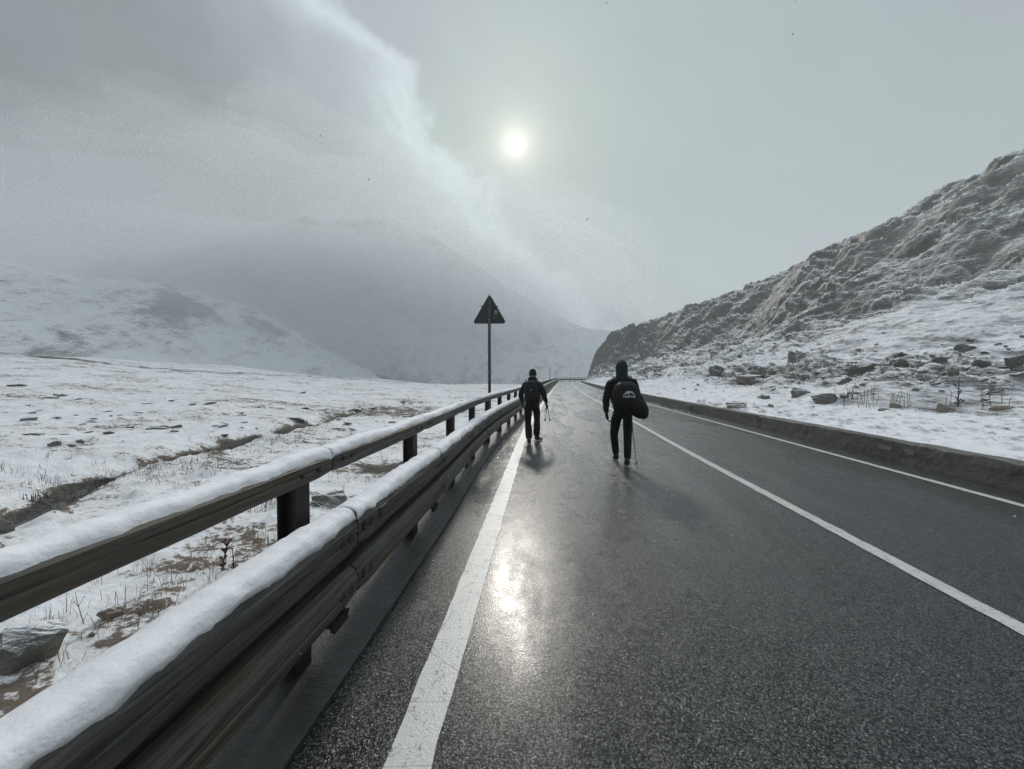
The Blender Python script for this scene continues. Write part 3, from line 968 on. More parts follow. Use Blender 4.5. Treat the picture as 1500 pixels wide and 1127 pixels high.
GL = 'boulders in the snowy field'; GR = 'boulders on the bank behind the low wall'
named = [
 # px, py(base), width px, height px, side, mat, label
 (48, 968, 150, 74, 'L', 'rock', 'big grey boulder with brown left side below the nearest handrail', 0.9),
 (164, 905, 52, 26, 'L', 'brown', 'squarish brown stone block beside the big boulder under the handrail', 1.0),
 (132, 935, 20, 10, 'L', 'brown', 'small reddish stone between the big boulder and the brown block', 1.0),
 (70, 952, 40, 16, 'L', 'brown', 'brown pebble buried at the foot of the big boulder', .6),
 (5, 782, 34, 34, 'L', 'rock', 'grey boulder cut by the left picture edge beside the stream', 1.0),
 (482, 742, 66, 42, 'L', 'rock', 'greenish layered boulder right behind the nearest steel post', .9),
 (160, 702, 20, 7, 'L', 'rock', 'pale flat stone in the stream bank', .6),
 (516, 603, 34, 9, 'L', 'rock', 'greenish grey hump of rock at far end of the stream', .8),
 (434, 616, 26, 7, 'L', 'rock', 'low dark rock left of the greenish hump', .6),
 (232, 629, 42, 7, 'L', 'rock', 'long flat dark rock in mid field', .6),
 (256, 633, 14, 5, 'L', 'rock', 'small dark stone touching the long flat rock', .6),
 (80, 651, 32, 8, 'L', 'rock', 'dark wedge shaped rock in the left field', .6),
 (118, 648, 16, 6, 'L', 'rock', 'dark lump right of the wedge shaped rock', .6),
 (55, 636, 34, 4, 'L', 'rock', 'long thin ledge of stone above the wedge shaped rock', .5),
 (120, 623, 14, 4, 'L', 'rock', 'single small stone above the wedge shaped rock', .6),
 (282, 594, 12, 4, 'L', 'rock', 'left stone of the far pair in the field', .6),
 (308, 593, 24, 4, 'L', 'rock', 'right longer stone of the far pair in the field', .5),
 (25, 566, 36, 3, 'L', 'rock', 'long dark ledge far off near the left edge', .5),
 (680, 593, 16, 9, 'L', 'rock', 'grey rock with snow left of the sign pole', .8),
 (666, 690, 60, 6, 'L', 'rock', 'flat stone under the guardrail', .4) if False else None,
 (1078, 598, 44, 14, 'R', 'brown', 'brown block stone lying right behind the low wall', .8),
 (1120, 585, 20, 13, 'R', 'rock', 'dark upright stone behind the brown block stone', .9),
 (1129, 597, 10, 7, 'R', 'brown', 'small orange brown stone near the wall', .9),
 (1206, 592, 48, 21, 'R', 'rock', 'largest dark slab with snow on top beside dead stalks', .9),
 (1172, 580, 36, 18, 'R', 'rock', 'tilted dark slab touching the left of the largest slab', .6),
 (1236, 584, 18, 9, 'R', 'rock', 'small dark slab right of the largest slab', .6),
 (1236, 562, 28, 14, 'R', 'rock', 'dark pointed rock above the largest slab', .8),
 (1312, 597, 22, 9, 'R', 'brown', 'reddish round stone among the dead stalks', .8),
 (1385, 602, 32, 12, 'R', 'brown', 'brown stone at foot of the red stalk', .8),
 (1470, 600, 48, 12, 'R', 'brown', 'pale brown broad stone near the right picture edge', .6),
 (1292, 603, 28, 5, 'R', 'brown', 'flat brown stone sunk in the snow bench', .5),
 (1095, 552, 48, 9, 'R', 'brown', 'long brown ledge with grass behind the walker side wall', .6),
 (1052, 548, 40, 15, 'R', 'rock', 'dark stacked slabs with snow left of the long brown ledge', .7),
 (1396, 547, 26, 13, 'R', 'rock', 'grey brown stone under the dark ledge on the mound', .8),
 (1440, 538, 44, 15, 'R', 'rock', 'grey rounded boulder on the mound near the right edge', .8),
 (1488, 545, 40, 22, 'R', 'rock', 'dark leaning boulder at the right picture edge', .9),
 (1325, 534, 50, 13, 'R', 'rock', 'dark overhanging slab at the middle of the mound crest', .5),
 (1270, 540, 52, 12, 'R', 'rock', 'dark overhanging slab at the left of the mound crest', .5),
 (1373, 531, 34, 9, 'R', 'rock', 'dark overhanging slab at the right of the mound crest', .5),
 (1350, 560, 16, 8, 'R', 'rock', 'small round stone in the snow hollow', .8),
 (1415, 517, 40, 14, 'R', 'rock', 'flat grey boulder above the mound', .7),
 (1180, 556, 14, 10, 'R', 'rock', 'small dark stone in front of the snow hollow', .9),
]
sd = 900
for it in named:
    if it is None: continue
    px, py, wp, hp, side, mat, lab, fl = it
    sd += 1
    h = hit(px, py, side)
    if h is None: continue
    x, y, t = h
    dep = -((CR.inverted() @ Vector((x, y, 0-CAM_H+0))).z)
    ca = math.cos(math.atan((px-750)/F_PX))
    w = wp*dep/F_PX*ca*.95; hh = max(hp*dep/F_PX, .05)*1.5
    rock_at(x, y, zl if side == 'L' else zr_, (w*1.05, w*random.uniform(.6, .85), hh), sd, lab, mat, 'rock', GL if side == 'L' else GR,
            rz=math.atan2(-x, y)*1.0+random.uniform(-.25, .25), sink=.48, tilt=.12, name='boulder' if wp > 30 else 'stone')

protoR = [rock_mesh(1300+k, 1.0, 13, 1, .05) for k in range(10)]
for m_ in protoR: m_.materials.append(M['rock'])
cnt = 0; rr_ = random.Random(5)
while cnt < 255:
    px = rr_.uniform(1000, 1500) if rr_.random() < .7 else rr_.uniform(1130, 1500)
    py = rr_.gauss(548, 26)
    if py > 600-(1500-px)*.01 or py < 470: continue
    h = hit(px, py, 'R')
    if h is None: continue
    x, y, t = h
    if y > 60: continue
    w = t*(.005+.013*rr_.random()**2)*(1 if rr_.random() < .9 else 1.6)
    rock_at(x, y, zr_, (w, w*rr_.uniform(.5, .9), w*rr_.uniform(.22, .45)), 2000+cnt, 'small dark angular stone among the slabs scattered over the rocky bank', 'rock', 'stone', 'stones scattered over the right bank',
            rz=rr_.gauss(1.2, .7), sink=.34, tilt=.35, name='stone', me=protoR[cnt % 10])
    cnt += 1
cnt = 0
while cnt < 110:
    px = rr_.uniform(0, 700); py = rr_.choice([rr_.gauss(640, 22), rr_.gauss(610, 18), rr_.gauss(612, 10)])
    if py < 565: continue
    h = hit(px, py, 'L')
    if h is None: continue
    x, y, t = h
    w = t*(.004+.015*rr_.random()**2)
    rock_at(x, y, zl, (w*1.6, w, w*rr_.uniform(.2, .42)), 3000+cnt, 'small low dark stone poking through snow of the left field', 'rock', 'stone', 'small stones in the left field',
            rz=rr_.uniform(-.6, .6), sink=.3, tilt=.15, name='stone', me=protoR[cnt % 10])
    cnt += 1

# ------------------------------------------------------------------ dead plants
def blades(name, spots, mat, hmin, hmax, width, lean=.5, n=1):
    vs = []; fs = []
    r = random.Random(77)
    for x, y, z in spots:
        h = r.uniform(hmin, hmax); a = r.uniform(0, 6.28); l = r.uniform(0, lean)*h
        w = width*r.uniform(.6, 1.3); b = r.uniform(0, 6.28)
        px_, py_ = math.cos(b)*w, math.sin(b)*w; k = len(vs)
        mx, my = math.cos(a)*l*.35, math.sin(a)*l*.35; ex, ey = math.cos(a)*l, math.sin(a)*l
        vs += [(x-px_, y-py_, z-.02), (x+px_, y+py_, z-.02), (x+mx+px_*.8, y+my+py_*.8, z+h*.6), (x+mx-px_*.8, y+my-py_*.8, z+h*.6), (x+ex, y+ey, z+h)]
        fs += [(k, k+1, k+2, k+3), (k+3, k+2, k+4)]
    me = bpy.data.meshes.new(name); me.from_pydata(vs, [], fs); me.update()
    return mesh_obj(name, me, mat)


def scatter(cpx, side, n, spread, dens=1):
    out = []; r = random.Random(int(cpx[0][0]*13+n))
    for c in cpx:
        h = hit(c[0], c[1], side)
        if h is None: continue
        sp = c[2] if len(c) > 2 else spread
        cn = int(n*(c[3] if len(c) > 3 else 1))
        tufts = [(r.gauss(h[0], sp), r.gauss(h[1], sp)) for _ in range(max(2, cn//7))]
        xs = []; ys = []
        for _ in range(cn):
            t_ = r.choice(tufts); xs.append(r.gauss(t_[0], .035+sp*.05)); ys.append(r.gauss(t_[1], .035+sp*.05))
        xs = np.array(xs); ys = np.array(ys)
        ok = (xs < eL(np.clip(ys, -12, 104))-.5) if side == 'L' else (xs > wR(np.clip(ys, -12, 104))+.4)
        xs, ys = xs[ok], ys[ok]
        if len(xs) == 0: continue
        z = HL(xs, ys) if side == 'L' else HR(xs, ys)[0]
        out += list(zip(xs.tolist(), ys.tolist(), z.tolist()))
    return out


sp = scatter([(300, 850, .3), (345, 815, .25), (380, 800, .2), (200, 880, .3), (230, 900, .35), (560, 690, .6, 3), (520, 700, .4), (600, 670, .6, 2), (30, 965, .25), (255, 700, .4), (560, 610, 3, 4), (600, 600, 4, 4), (480, 640, 1.5, 2),
              (30, 690, 1.5, 2), (620, 650, .8, 2), (110, 700, .8), (330, 720, .6), (420, 800, .25), (260, 865, .3)], 'L', 90, .4)
sp += scatter([(1100, 560, 1.2, 2), (1040, 555, 1.5, 2), (1180, 565, 1.5), (1260, 590, 1.2, 1.5), (1330, 598, 1.2, 2), (1390, 600, .8, 1.5), (990, 560, 2, 2)], 'R', 90, 1)
tag(blades('dry_grass', sp, M['straw'], .05, .17, .0022, .9), kind='stuff')
sp = scatter([(270, 690, .5, 1.5), (150, 712, .4), (110, 725, .4), (390, 645, .6, 3), (360, 650, .5), (440, 628, .7), (520, 608, 1.5, 2), (225, 682, .5, 1.5), (400, 745, .18), (420, 728, .12), (60, 690, .8)], 'L', 110, .5)
tag(blades('heather_twigs', sp, M['twig'], .06, .16, .003, 1.0), kind='stuff')


def stalk(px, py, side, hpx, lab, mat='bark', br=5, seed=0, group='dead stalks standing in the snow', thick=1.0):
    h = hit(px, py, side)
    if h is None: return
    x, y, t = h; dep = t*math.cos(math.atan((px-750)/F_PX))
    H = hpx*dep/F_PX; r = random.Random(seed)
    z = (zl if side == 'L' else zr_)(x, y)
    bm = bmesh.new(); p = Vector((0, 0, -.04)); lx, ly = r.uniform(-.12, .12), r.uniform(-.12, .12)
    rad = max(.0035, .0010*t)*thick; pts = [p]
    for k in range(5):
        q = p+Vector((lx*H*.25+r.uniform(-.02, .02)*H, ly*H*.25, H*.22)); add_tube(bm, p, q, rad*(1-.12*k), rad*(1-.12*(k+1)), 6); p = q; pts.append(p)
    for k in range(br):
        b = pts[r.randint(1, 4)]; a = r.uniform(0, 6.28); l = H*r.uniform(.08, .22)
        q = b+Vector((math.cos(a)*l*.6, math.sin(a)*l*.6, l)); add_tube(bm, b, q, rad*.6, rad*.35, 5)
        bmesh.ops.create_icosphere(bm, subdivisions=1, radius=rad*1.25, matrix=Matrix.Translation(q))
    o = bm_obj('dead_stalk', bm, M[mat]); o.location = (x, y, z)
    tag(o, lab, 'plant', group)


stalk(325, 838, 'L', 42, 'reddish leaning dock stalk with seed head between the two rails', br=14, seed=2, thick=2.2)
stalk(343, 832, 'L', 34, 'reddish stalk just right of the leaning dock stalk', br=5, seed=3, thick=1.3)
stalk(124, 915, 'L', 48, 'thin lone stalk left of the brown stone block', br=3, seed=4, thick=.7)
stalk(200, 930, 'L', 34, 'thin forked stalk below the brown stone block', br=6, seed=5, thick=.6)
stalk(228, 925, 'L', 30, 'short bent stalk right of the forked stalk', br=3, seed=6, thick=.6)
stalk(216, 868, 'L', 26, 'pale wispy stalk above the brown stone block', br=3, seed=8, thick=.5)
stalk(1403, 598, 'R', 40, 'tallest dark red stalk standing over the brown stone', br=7, seed=7, thick=1.1)
for k in range(34):
    stalk(random.choice([random.gauss(1250, 18), random.gauss(1330, 45), random.uniform(1220, 1490)]), random.uniform(585, 602), 'R', random.uniform(10, 26),
          'thin brown dead stalk in the row between the wall bench and the bank', br=2, seed=50+k, thick=.45, group='thin dead stalks on the right bench')
for k in range(14):
    stalk(random.uniform(30, 70)+k*.1, random.uniform(728, 738), 'L', random.uniform(6, 12), 'short dark dead stalk in the cluster above the stream', br=1, seed=90+k, thick=.8, group='short stalks by the stream', mat='twig')

# ------------------------------------------------------------------ people
def skin_mesh(nodes, edges, sub=2, root=0):
    """nodes: list of (x,y,z,rx,ry)"""
    me = bpy.data.meshes.new('tmp'); me.from_pydata([n[:3] for n in nodes], edges, []); me.update()
    o = bpy.data.objects.new('tmp', me); COL.objects.link(o)
    md = o.modifiers.new('skin', 'SKIN'); md.use_smooth_shade = True; md.branch_smoothing = .4
    for i, sv in enumerate(me.skin_vertices[0].data):
        sv.radius = (nodes[i][3], nodes[i][4]); sv.use_root = (i == root)
    ss = o.modifiers.new('sub', 'SUBSURF'); ss.levels = sub; ss.render_levels = sub
    dg = bpy.context.evaluated_depsgraph_get(); dg.update()
    out = bpy.data.meshes.new_from_object(o.evaluated_get(dg))
    bpy.data.objects.remove(o, do_unlink=True); bpy.data.meshes.remove(me)
    out.materials.clear()
    return out


def chain(nodes, edges, start, pts):
    prev = start
    for p in pts:
        nodes.append(p); i = len(nodes)-1
        if prev is not None: edges.append((prev, i))
        prev = i
    return prev


def hand(nodes, edges, wrist_i, w, d, side, curl):
    """w wrist point, d direction down the hand (Vector), side +1/-1; five fingers"""
    d = Vector(d).normalized()
    across = Vector((0, 1, 0)) if abs(d.y) < .8 else Vector((0, 0, 1))      # thumb towards travel
    across = (across - d*across.dot(d)).normalized()
    inn = Vector((-side, 0, 0)); inn = (inn-d*inn.dot(d)-across*inn.dot(across)).normalized()
    palm = Vector(w)+d*.055
    pi = chain(nodes, edges, wrist_i, [(*palm, .022, .036), (*(palm+d*.035), .020, .040)])
    base = palm+d*.035
    for k, (o, L) in enumerate(((.030, .072), (.010, .080), (-.011, .075), (-.030, .058))):
        p0 = base+across*o+d*.018; dd_ = d; pts = []
        p = p0
        pts.append((*p, .0095, .0095))
        for j in range(3):
            a = curl*(j+1)*(1+.1*k); q = (d*math.cos(a)+inn*math.sin(a)).normalized()
            p = p+q*L*(.42, .32, .26)[j]; pts.append((*p, .0088-.0008*j, .0088-.0008*j))
        chain(nodes, edges, pi, pts)
    t0 = Vector(w)+d*.03+across*.028
    chain(nodes, edges, pi-1, [(*t0, .011, .011), (*(t0+d*.030+across*.018+inn*.008), .0105, .0105), (*(t0+d*.056+across*.018+inn*.020), .009, .009)])


def loft(rows, seg=20, sub=1, noise=0.0):
    """rows: (z, cx, cy, rx, ry) from the bottom up, closed with poles"""
    bm = bmesh.new(); rings = []
    for z, cx, cy, rx, ry in rows:
        rings.append([bm.verts.new((cx+rx*math.cos(2*math.pi*k/seg), cy+ry*math.sin(2*math.pi*k/seg), z)) for k in range(seg)])
    for a, b in zip(rings[:-1], rings[1:]):
        for k in range(seg): bm.faces.new((a[k], a[(k+1) % seg], b[(k+1) % seg], b[k]))
    bm.faces.new(rings[0][::-1]); bm.faces.new(rings[-1])
    if noise:
        for v in bm.verts:
            q = noise*float(fbm(v.co.x*14+v.co.y*9, v.co.z*16, 3, 3)); v.co += Vector((q, q, q*.5))
    return bm


def person(name, loc, rz, J, label, jm, tm, hood):
    root = empty(name, loc, rz); tag(root, label, 'person')
    # ---- body: one continuous skin
    n = []; e = []
    pel = chain(n, e, None, [(0, J.get('py', 0), J['pz'], .13, .105)])
    lean = J.get('lean', .04); zc = J['sz']; k = J['k']
    waist = chain(n, e, 0, [(0, lean*.2, J['pz']+.14*k, .125, .095)])
    chest = chain(n, e, waist, [(0, lean*.6, J['pz']+.33*k, .145, .11), (0, lean, zc-.02, .10, .085)])
    neck = chain(n, e, chest, [(0, lean+.02, zc+.075*k, .055, .058)])
    head = chain(n, e, neck, [(0, lean+.035, zc+.14*k, .070, .085), (0, lean+.04, zc+.20*k, .078, .098), (0, lean+.035, zc+.265*k, .060, .075), (0, lean+.035, zc+.295*k, .025, .03)])
    wr = {}
    for s_, key in ((-1, 'L'), (1, 'R')):
        sh = Vector(J['sh'+key]); el = Vector(J['el'+key]); wri = Vector(J['wr'+key])
        w_i = chain(n, e, chest, [(*sh, .055, .058), (*(sh.lerp(el, .5)), .046, .048), (*el, .040, .042), (*(el.lerp(wri, .45)), .038, .040), (*wri, .027, .030)])
        hand(n, e, w_i, wri, J['hd'+key], s_, J.get('curl'+key, .35))
        hp, kn, an, to = [Vector(J[q+key]) for q in ('hp', 'kn', 'an', 'to')]
        chain(n, e, 0, [(*hp, .088, .092), (*(hp.lerp(kn, .5)), .070, .076), (*kn, .054, .058), (*(kn.lerp(an, .35)), .054, .058), (*(kn.lerp(an, .8)), .038, .040), (*an, .036, .042), (*(an.lerp(to, .55)-Vector((0, 0, .02))), .036, .028), (*to, .032, .022)])
    me = skin_mesh(n, e, 2)
    hx, hy, hz = 0, lean+.04, zc+.17*k          # nose, brow and chin pressed out of the head
    for v in me.vertices:
        c = v.co
        if c.z > zc+.08 and c.y > hy+.03:
            c.y += .028*math.exp(-((c.x/.016)**2+((c.z-hz-.005)/.022)**2)) - .010*math.exp(-(((abs(c.x)-.03)/.014)**2+((c.z-hz-.035)/.014)**2)) + .010*math.exp(-((c.x/.03)**2+((c.z-hz+.075)/.02)**2))
        if c.z > zc+.1 and abs(abs(c.x)-.075) < .02: c.x += math.copysign(.014*math.exp(-(((c.y-hy)/.016)**2+((c.z-hz-.01)/.03)**2)), c.x)
    me.materials.append(M['skin']); me.materials.append(M['glove'])
    for p in me.polygons:
        if p.center.z < zc+.06: p.material_index = 1
        if p.center.z < J['wrL'][2]+.03 and p.center.z > .3 and (p.center.x < J['wrL'][0]+.09) and (p.center.x < -.16 or J.get('fr', 0)): p.material_index = 1
        if (Vector(J['wrR'])-p.center).length < .20 and (p.center-Vector(J['elR'])).length > .2: p.material_index = 1
    mesh_obj('body', me, None, root)
    # ---- trousers
    n = []; e = []
    chain(n, e, None, [(0, J.get('py', 0), J['pz']-.02, .150, .122)]); chain(n, e, 0, [(0, lean*.2, J['pz']+.10, .145, .115)])
    for key in 'LR':
        hp, kn, an = [Vector(J[q+key]) for q in ('hp', 'kn', 'an')]
        chain(n, e, 0, [(*(hp+Vector((0, 0, -.04))), .098, .102), (*(hp.lerp(kn, .5)), .084, .09), (*kn, .070, .074), (*(kn.lerp(an, .4)), J['calf'], J['calf']+.004), (*(kn.lerp(an, .93)), J['cuff'], J['cuff']+.006)])
    mesh_obj('trousers', skin_mesh(n, e, 2), M[tm], root)
    # ---- boots
    for key in 'LR':
        an, to = Vector(J['an'+key]), Vector(J['to'+key]); n = []; e = []
        dr = (to-an); dr.z = 0; dr.normalize(); heel = an-dr*.055
        chain(n, e, None, [(*(an+Vector((0, 0, .10))), .052, .054), (*an, .050, .054), (*(an.lerp(to, .5)-Vector((0, 0, .022))), .048, .038), (*(to+dr*.02), .044, .032)])
        chain(n, e, 1, [(heel.x, heel.y, an.z-.035, .042, .038)])
        bo = mesh_obj('boot', skin_mesh(n, e, 2), M['boot'], root)
        bm = bmesh.new(); pr = []
        perp = Vector((-dr.y, dr.x, 0)); slope = (to.z-an.z+.045)/((to-an).length)
        for q in range(22):
            a = 2*math.pi*q/22; cx = .142*math.cos(a)+.065; w = .049 if math.cos(a) > -.2 else .041
            p = an+dr*cx+perp*w*math.sin(a)*1.0; p.z = an.z-.075+slope*max(0, cx) ; pr.append(p)
        f = bm.faces.new([bm.verts.new(p) for p in pr]); ex = bmesh.ops.extrude_face_region(bm, geom=[f])
        bmesh.ops.translate(bm, verts=[g for g in ex['geom'] if isinstance(g, bmesh.types.BMVert)], vec=(0, 0, .022)); bmesh.ops.recalc_face_normals(bm, faces=bm.faces)
        bm_obj('sole', bm, M['sole'], bo)
    # ---- jacket
    n = []; e = []; jf = J.get('jf', 1.0)
    chain(n, e, None, [(0, lean*.7, J['pz']+.30*k, .178*jf, .145*jf)])
    up_ = chain(n, e, 0, [(0, lean, zc-.045, .172*jf, .125*jf), (0, lean+.015, zc+.050*k, .100, .090)])
    chain(n, e, 0, [(0, lean*.3, J['pz']+.10*k, .168*jf, .140*jf), (0, 0, J['pz']-.09*k, .172*jf, .145*jf)])
    for key in 'LR':
        sh = Vector(J['sh'+key]); el = Vector(J['el'+key]); wri = Vector(J['wr'+key])
        chain(n, e, 1, [(*sh, .078, .082), (*(sh.lerp(el, .5)), .070, .072), (*el, .064, .066), (*(el.lerp(wri, .5)), .058, .058), (*(el.lerp(wri, .93)), .046, .046)])
    jm_ = skin_mesh(n, e, 2)
    for v in jm_.vertices:      # folds
        c = v.co; q = float(fbm(c.x*9+c.y*5, c.z*11, 3, 5)); v.co += v.normal*.010*q
    mesh_obj('jacket', jm_, M[jm], root)
    # ---- hat or hood
    n = []; e = []
    hc = lean+.035
    if hood:
        rows = [(zc-.03, 0, lean-.01, .135, .11), (zc+.03, 0, lean+.0, .118, .105), (zc+.09*k, 0, hc-.022, .100, .112), (zc+.15*k, 0, hc-.015, .100, .122),
                (zc+.21*k, 0, hc-.010, .101, .126), (zc+.26*k, 0, hc-.008, .093, .116), (zc+.30*k, 0, hc-.006, .074, .092), (zc+.325*k, 0, hc-.004, .048, .060), (zc+.336*k, 0, hc, .018, .022)]
        bm_obj('hood', loft(rows, 24, noise=.008), M['teal'], root, True)
    else:
        rows = [(zc+.155*k, 0, hc, .083, .102), (zc+.165*k, 0, hc, .088, .108), (zc+.20*k, 0, hc, .088, .108), (zc+.205*k, 0, hc, .084, .103), (zc+.25*k, 0, hc-.003, .080, .096),
                (zc+.285*k, 0, hc-.006, .064, .076), (zc+.305*k, 0, hc-.008, .040, .048), (zc+.315*k, 0, hc-.008, .014, .018)]
        bm_obj('woollen_hat', loft(rows, 24, noise=.004), M['black'], root, True)
        rows = [(zc+.0, 0, lean-.0, .125, .105), (zc+.05, 0, lean-.01, .112, .10), (zc+.10, 0, lean-.015, .095, .095), (zc+.125, 0, lean-.01, .082, .085), (zc+.12, 0, lean, .06, .06)]
        bm_obj('collapsed_hood', loft(rows, 24, noise=.010), M['black'], root, True)
    return root


def hull_pack(loc, rz, outline, depth, name, label, mat, parent=None, cat='backpack', bulge=.25, seed=3):
    """outline: (x,z) polygon of the back view; grows a soft bag with rounded edges around it"""
    bm = bmesh.new(); n = len(outline); rings = []
    cx = sum(p[0] for p in outline)/n; cz = sum(p[1] for p in outline)/n
    pts = []
    for i in range(n):
        a = outline[i]; b = outline[(i+1) % n]
        for k in range(5): pts.append((a[0]+(b[0]-a[0])*k/5, a[1]+(b[1]-a[1])*k/5))
    for _ in range(2): pts = [((pts[i-1][0]+2*pts[i][0]+pts[(i+1) % len(pts)][0])/4, (pts[i-1][1]+2*pts[i][1]+pts[(i+1) % len(pts)][1])/4) for i in range(len(pts))]
    for t, s in ((0, .80), (.0, .95), (.12, 1.0), (.55, 1.0), (.82, .92), (.95, .74), (1.0, .45), (1.0, .12)):
        rings.append([bm.verts.new((cx+(x-cx)*s, -depth*t-(bulge*depth*.2)*(1-s), cz+(z-cz)*s)) for x, z in pts])
    m = len(pts)
    for a, b in zip(rings[:-1], rings[1:]):
        for i in range(m): bm.faces.new((a[i], a[(i+1) % m], b[(i+1) % m], b[i]))
    bm.faces.new(rings[0]); bm.faces.new(rings[-1]); bmesh.ops.recalc_face_normals(bm, faces=bm.faces)
    for v in bm.verts:
        q = float(fbm(v.co.x*8+seed, v.co.z*8+v.co.y*6, 3, seed)); v.co += Vector((q*.004, -q*.010, q*.004))
    r = empty(name, loc, rz)
    bm_obj('pack_body', bm, mat, r, True); tag(r, label, cat)
    return r


def strap(r, a, b, w, mat, name='strap', th=.008):
    a, b = Vector(a), Vector(b); bm = bmesh.new(); d = b-a
    add_box(bm, (0, 0, 0), (w, th, d.length), None, .002)
    bm.transform(Matrix.Translation((a+b)/2) @ d.to_track_quat('Z', 'Y').to_matrix().to_4x4())
    return bm_obj(name, bm, mat, r)


def trek_pole(a, b, label, frac=.55):
    a, b = Vector(a), Vector(b); r = empty('trekking_pole', b); tag(r, label, 'trekking pole', 'trekking poles')
    d = (a-b); L = d.length; d.normalize(); z = Vector((0, 0, 0))
    bm = bmesh.new(); add_tube(bm, z, d*(L*.5), .006, .0075, 10); add_tube(bm, d*(L*.5), d*(L-.12), .0085, .009, 10); bm_obj('shaft', bm, M['pole'], r)
    bm = bmesh.new(); add_tube(bm, d*(L-.13), d*(L+.02), .015, .017, 12); bmesh.ops.create_uvsphere(bm, u_segments=12, v_segments=8, radius=.02, matrix=Matrix.Translation(d*(L+.02))); bm_obj('grip', bm, M['glove'], r, True)
    bm = bmesh.new(); add_tube(bm, d*.055, d*.065, .027, .024, 14); bm_obj('basket', bm, M['pole'], r)
    return r


# walker on the right: hood up, pole in the right hand
fx, fy = G(911.0, 683.0)
A1 = G(903.5, 677); A2 = G(919.5, 686)
c1x, c1y = (A1[0]+A2[0])/2, (A1[1]+A2[1])/2
J1 = dict(pz=.93, sz=1.47, k=1.0, lean=.05, calf=.066, cuff=.054, jf=1.04,
          hpL=(-.092, .0, .90), knL=(-.105, .20, .50), anL=(A1[0]-c1x-.005, A1[1]-c1y+.02, .085), toL=(A1[0]-c1x-.015, A1[1]-c1y+.17, .045),
          hpR=(.092, 0, .90), knR=(.095, .02, .485), anR=(A2[0]-c1x, A2[1]-c1y+.03, .09), toR=(A2[0]-c1x+.01, A2[1]-c1y+.17, .045),
          shL=(-.20, .03, 1.42), elL=(-.285, -.03, 1.12), wrL=(-.265, .03, .885), hdL=(.20, .10, -1), curlL=.35,
          shR=(.20, .03, 1.42), elR=(.275, .03, 1.13), wrR=(.235, .27, 1.02), hdR=(-.1, .9, -.35), curlR=.75)
P1 = person('person', (c1x, c1y, 0), 0, J1, 'walker in black with raised dark teal hood and one hand hanging, on the right', 'black', 'trouser', True)
pk = hull_pack((c1x, c1y-.075, 0), 0, [(-.19, 1.02), (-.205, 1.25), (-.14, 1.39), (-.05, 1.44), (.09, 1.44), (.17, 1.39), (.24, 1.26), (.33, 1.10), (.385, .98), (.375, .85), (.32, .81), (.20, .83), (.02, .95)],
               .27, 'backpack', 'bulging black rain covered backpack with white mountain logo', M['pack'])
from mathutils.bvhtree import BVHTree
bpy.context.view_layer.update()
pb = [c for c in pk.children if c.name.startswith('pack_body')][0]
bmt = bmesh.new(); bmt.from_mesh(pb.data); tree = BVHTree.FromBMesh(bmt); bmt.free()


def on_pack(x, z, lift):
    h_ = tree.ray_cast(Vector((x, -2, z)), Vector((0, 1, 0)))
    return (h_[0].y if h_[0] else -.27)-lift


lg = bmesh.new()           # mountain shaped emblem
for poly in ([(-.085, .010), (-.035, .062), (.045, .062), (.062, .040), (.10, .014), (.07, .014), (.045, .030), (.02, .040), (.0, .036), (.012, .018), (-.02, .018), (-.03, .030), (-.05, .016)],):
    f = lg.faces.new([lg.verts.new((.035+a_*1.02, 0, 1.215+b_*1.1)) for a_, b_ in poly])
bmesh.ops.triangulate(lg, faces=lg.faces)
for v in lg.verts: v.co.y = on_pack(v.co.x, v.co.z, .006)
logo = bm_obj('emblem', lg, M['print'], pk)
cu = bpy.data.curves.new('lettering', 'FONT'); cu.body = 'TRESPASS'; cu.size = .049; cu.extrude = .001; cu.align_x = 'CENTER'; cu.offset = .0012
to_ = bpy.data.objects.new('tmp', cu); COL.objects.link(to_)
tm_ = bpy.data.meshes.new_from_object(to_.evaluated_get(bpy.context.evaluated_depsgraph_get())); bpy.data.objects.remove(to_)
tm_.materials.clear()
for v in tm_.vertices:
    x_, z_ = .035+v.co.x, 1.178+v.co.y
    v.co = Vector((x_, on_pack(x_, z_, .006+v.co.z), z_))
tx = mesh_obj('lettering', tm_, M['print'], pk)
strap(pk, (-.12, .02, 1.47), (-.15, .16, 1.52), .05, M['pack']); strap(pk, (.12, .02, 1.47), (.15, .16, 1.52), .05, M['pack'])
strap(pk, (.30, -.10, .83), (.305, -.10, .76), .008, M['pack'], 'cord', .006)
tx_, ty_ = G(932.8, 683.5)
trek_pole((c1x+.20, c1y+.35, 1.02), (tx_, ty_, .0), 'trekking pole planted beside the hooded walker')

# walker on the left: woollen hat, small pack, two poles in the right hand
B1 = G(775, 652); B2 = G(786, 647)
c2x, c2y = (B1[0]+B2[0])/2-.01, (B1[1]+B2[1])/2
J2 = dict(pz=.90, sz=1.39, k=.97, lean=.06, calf=.082, cuff=.074, jf=1.0,
          hpL=(-.095, 0, .87), knL=(-.10, .03, .47), anL=(B1[0]-c2x, B1[1]-c2y+.02, .085), toL=(B1[0]-c2x-.0, B1[1]-c2y+.17, .045),
          hpR=(.095, 0, .87), knR=(.10, .12, .49), anR=(B2[0]-c2x-.0, B2[1]-c2y, .09), toR=(B2[0]-c2x+.11, B2[1]-c2y+.10, .05),
          shL=(-.19, .03, 1.35), elL=(-.27, -.02, 1.09), wrL=(-.235, .10, .92), hdL=(.1, .35, -1), curlL=.4,
          shR=(.19, .03, 1.35), elR=(.265, -.03, 1.10), wrR=(.315, .06, .90), hdR=(.12, .25, -1), curlR=.65)
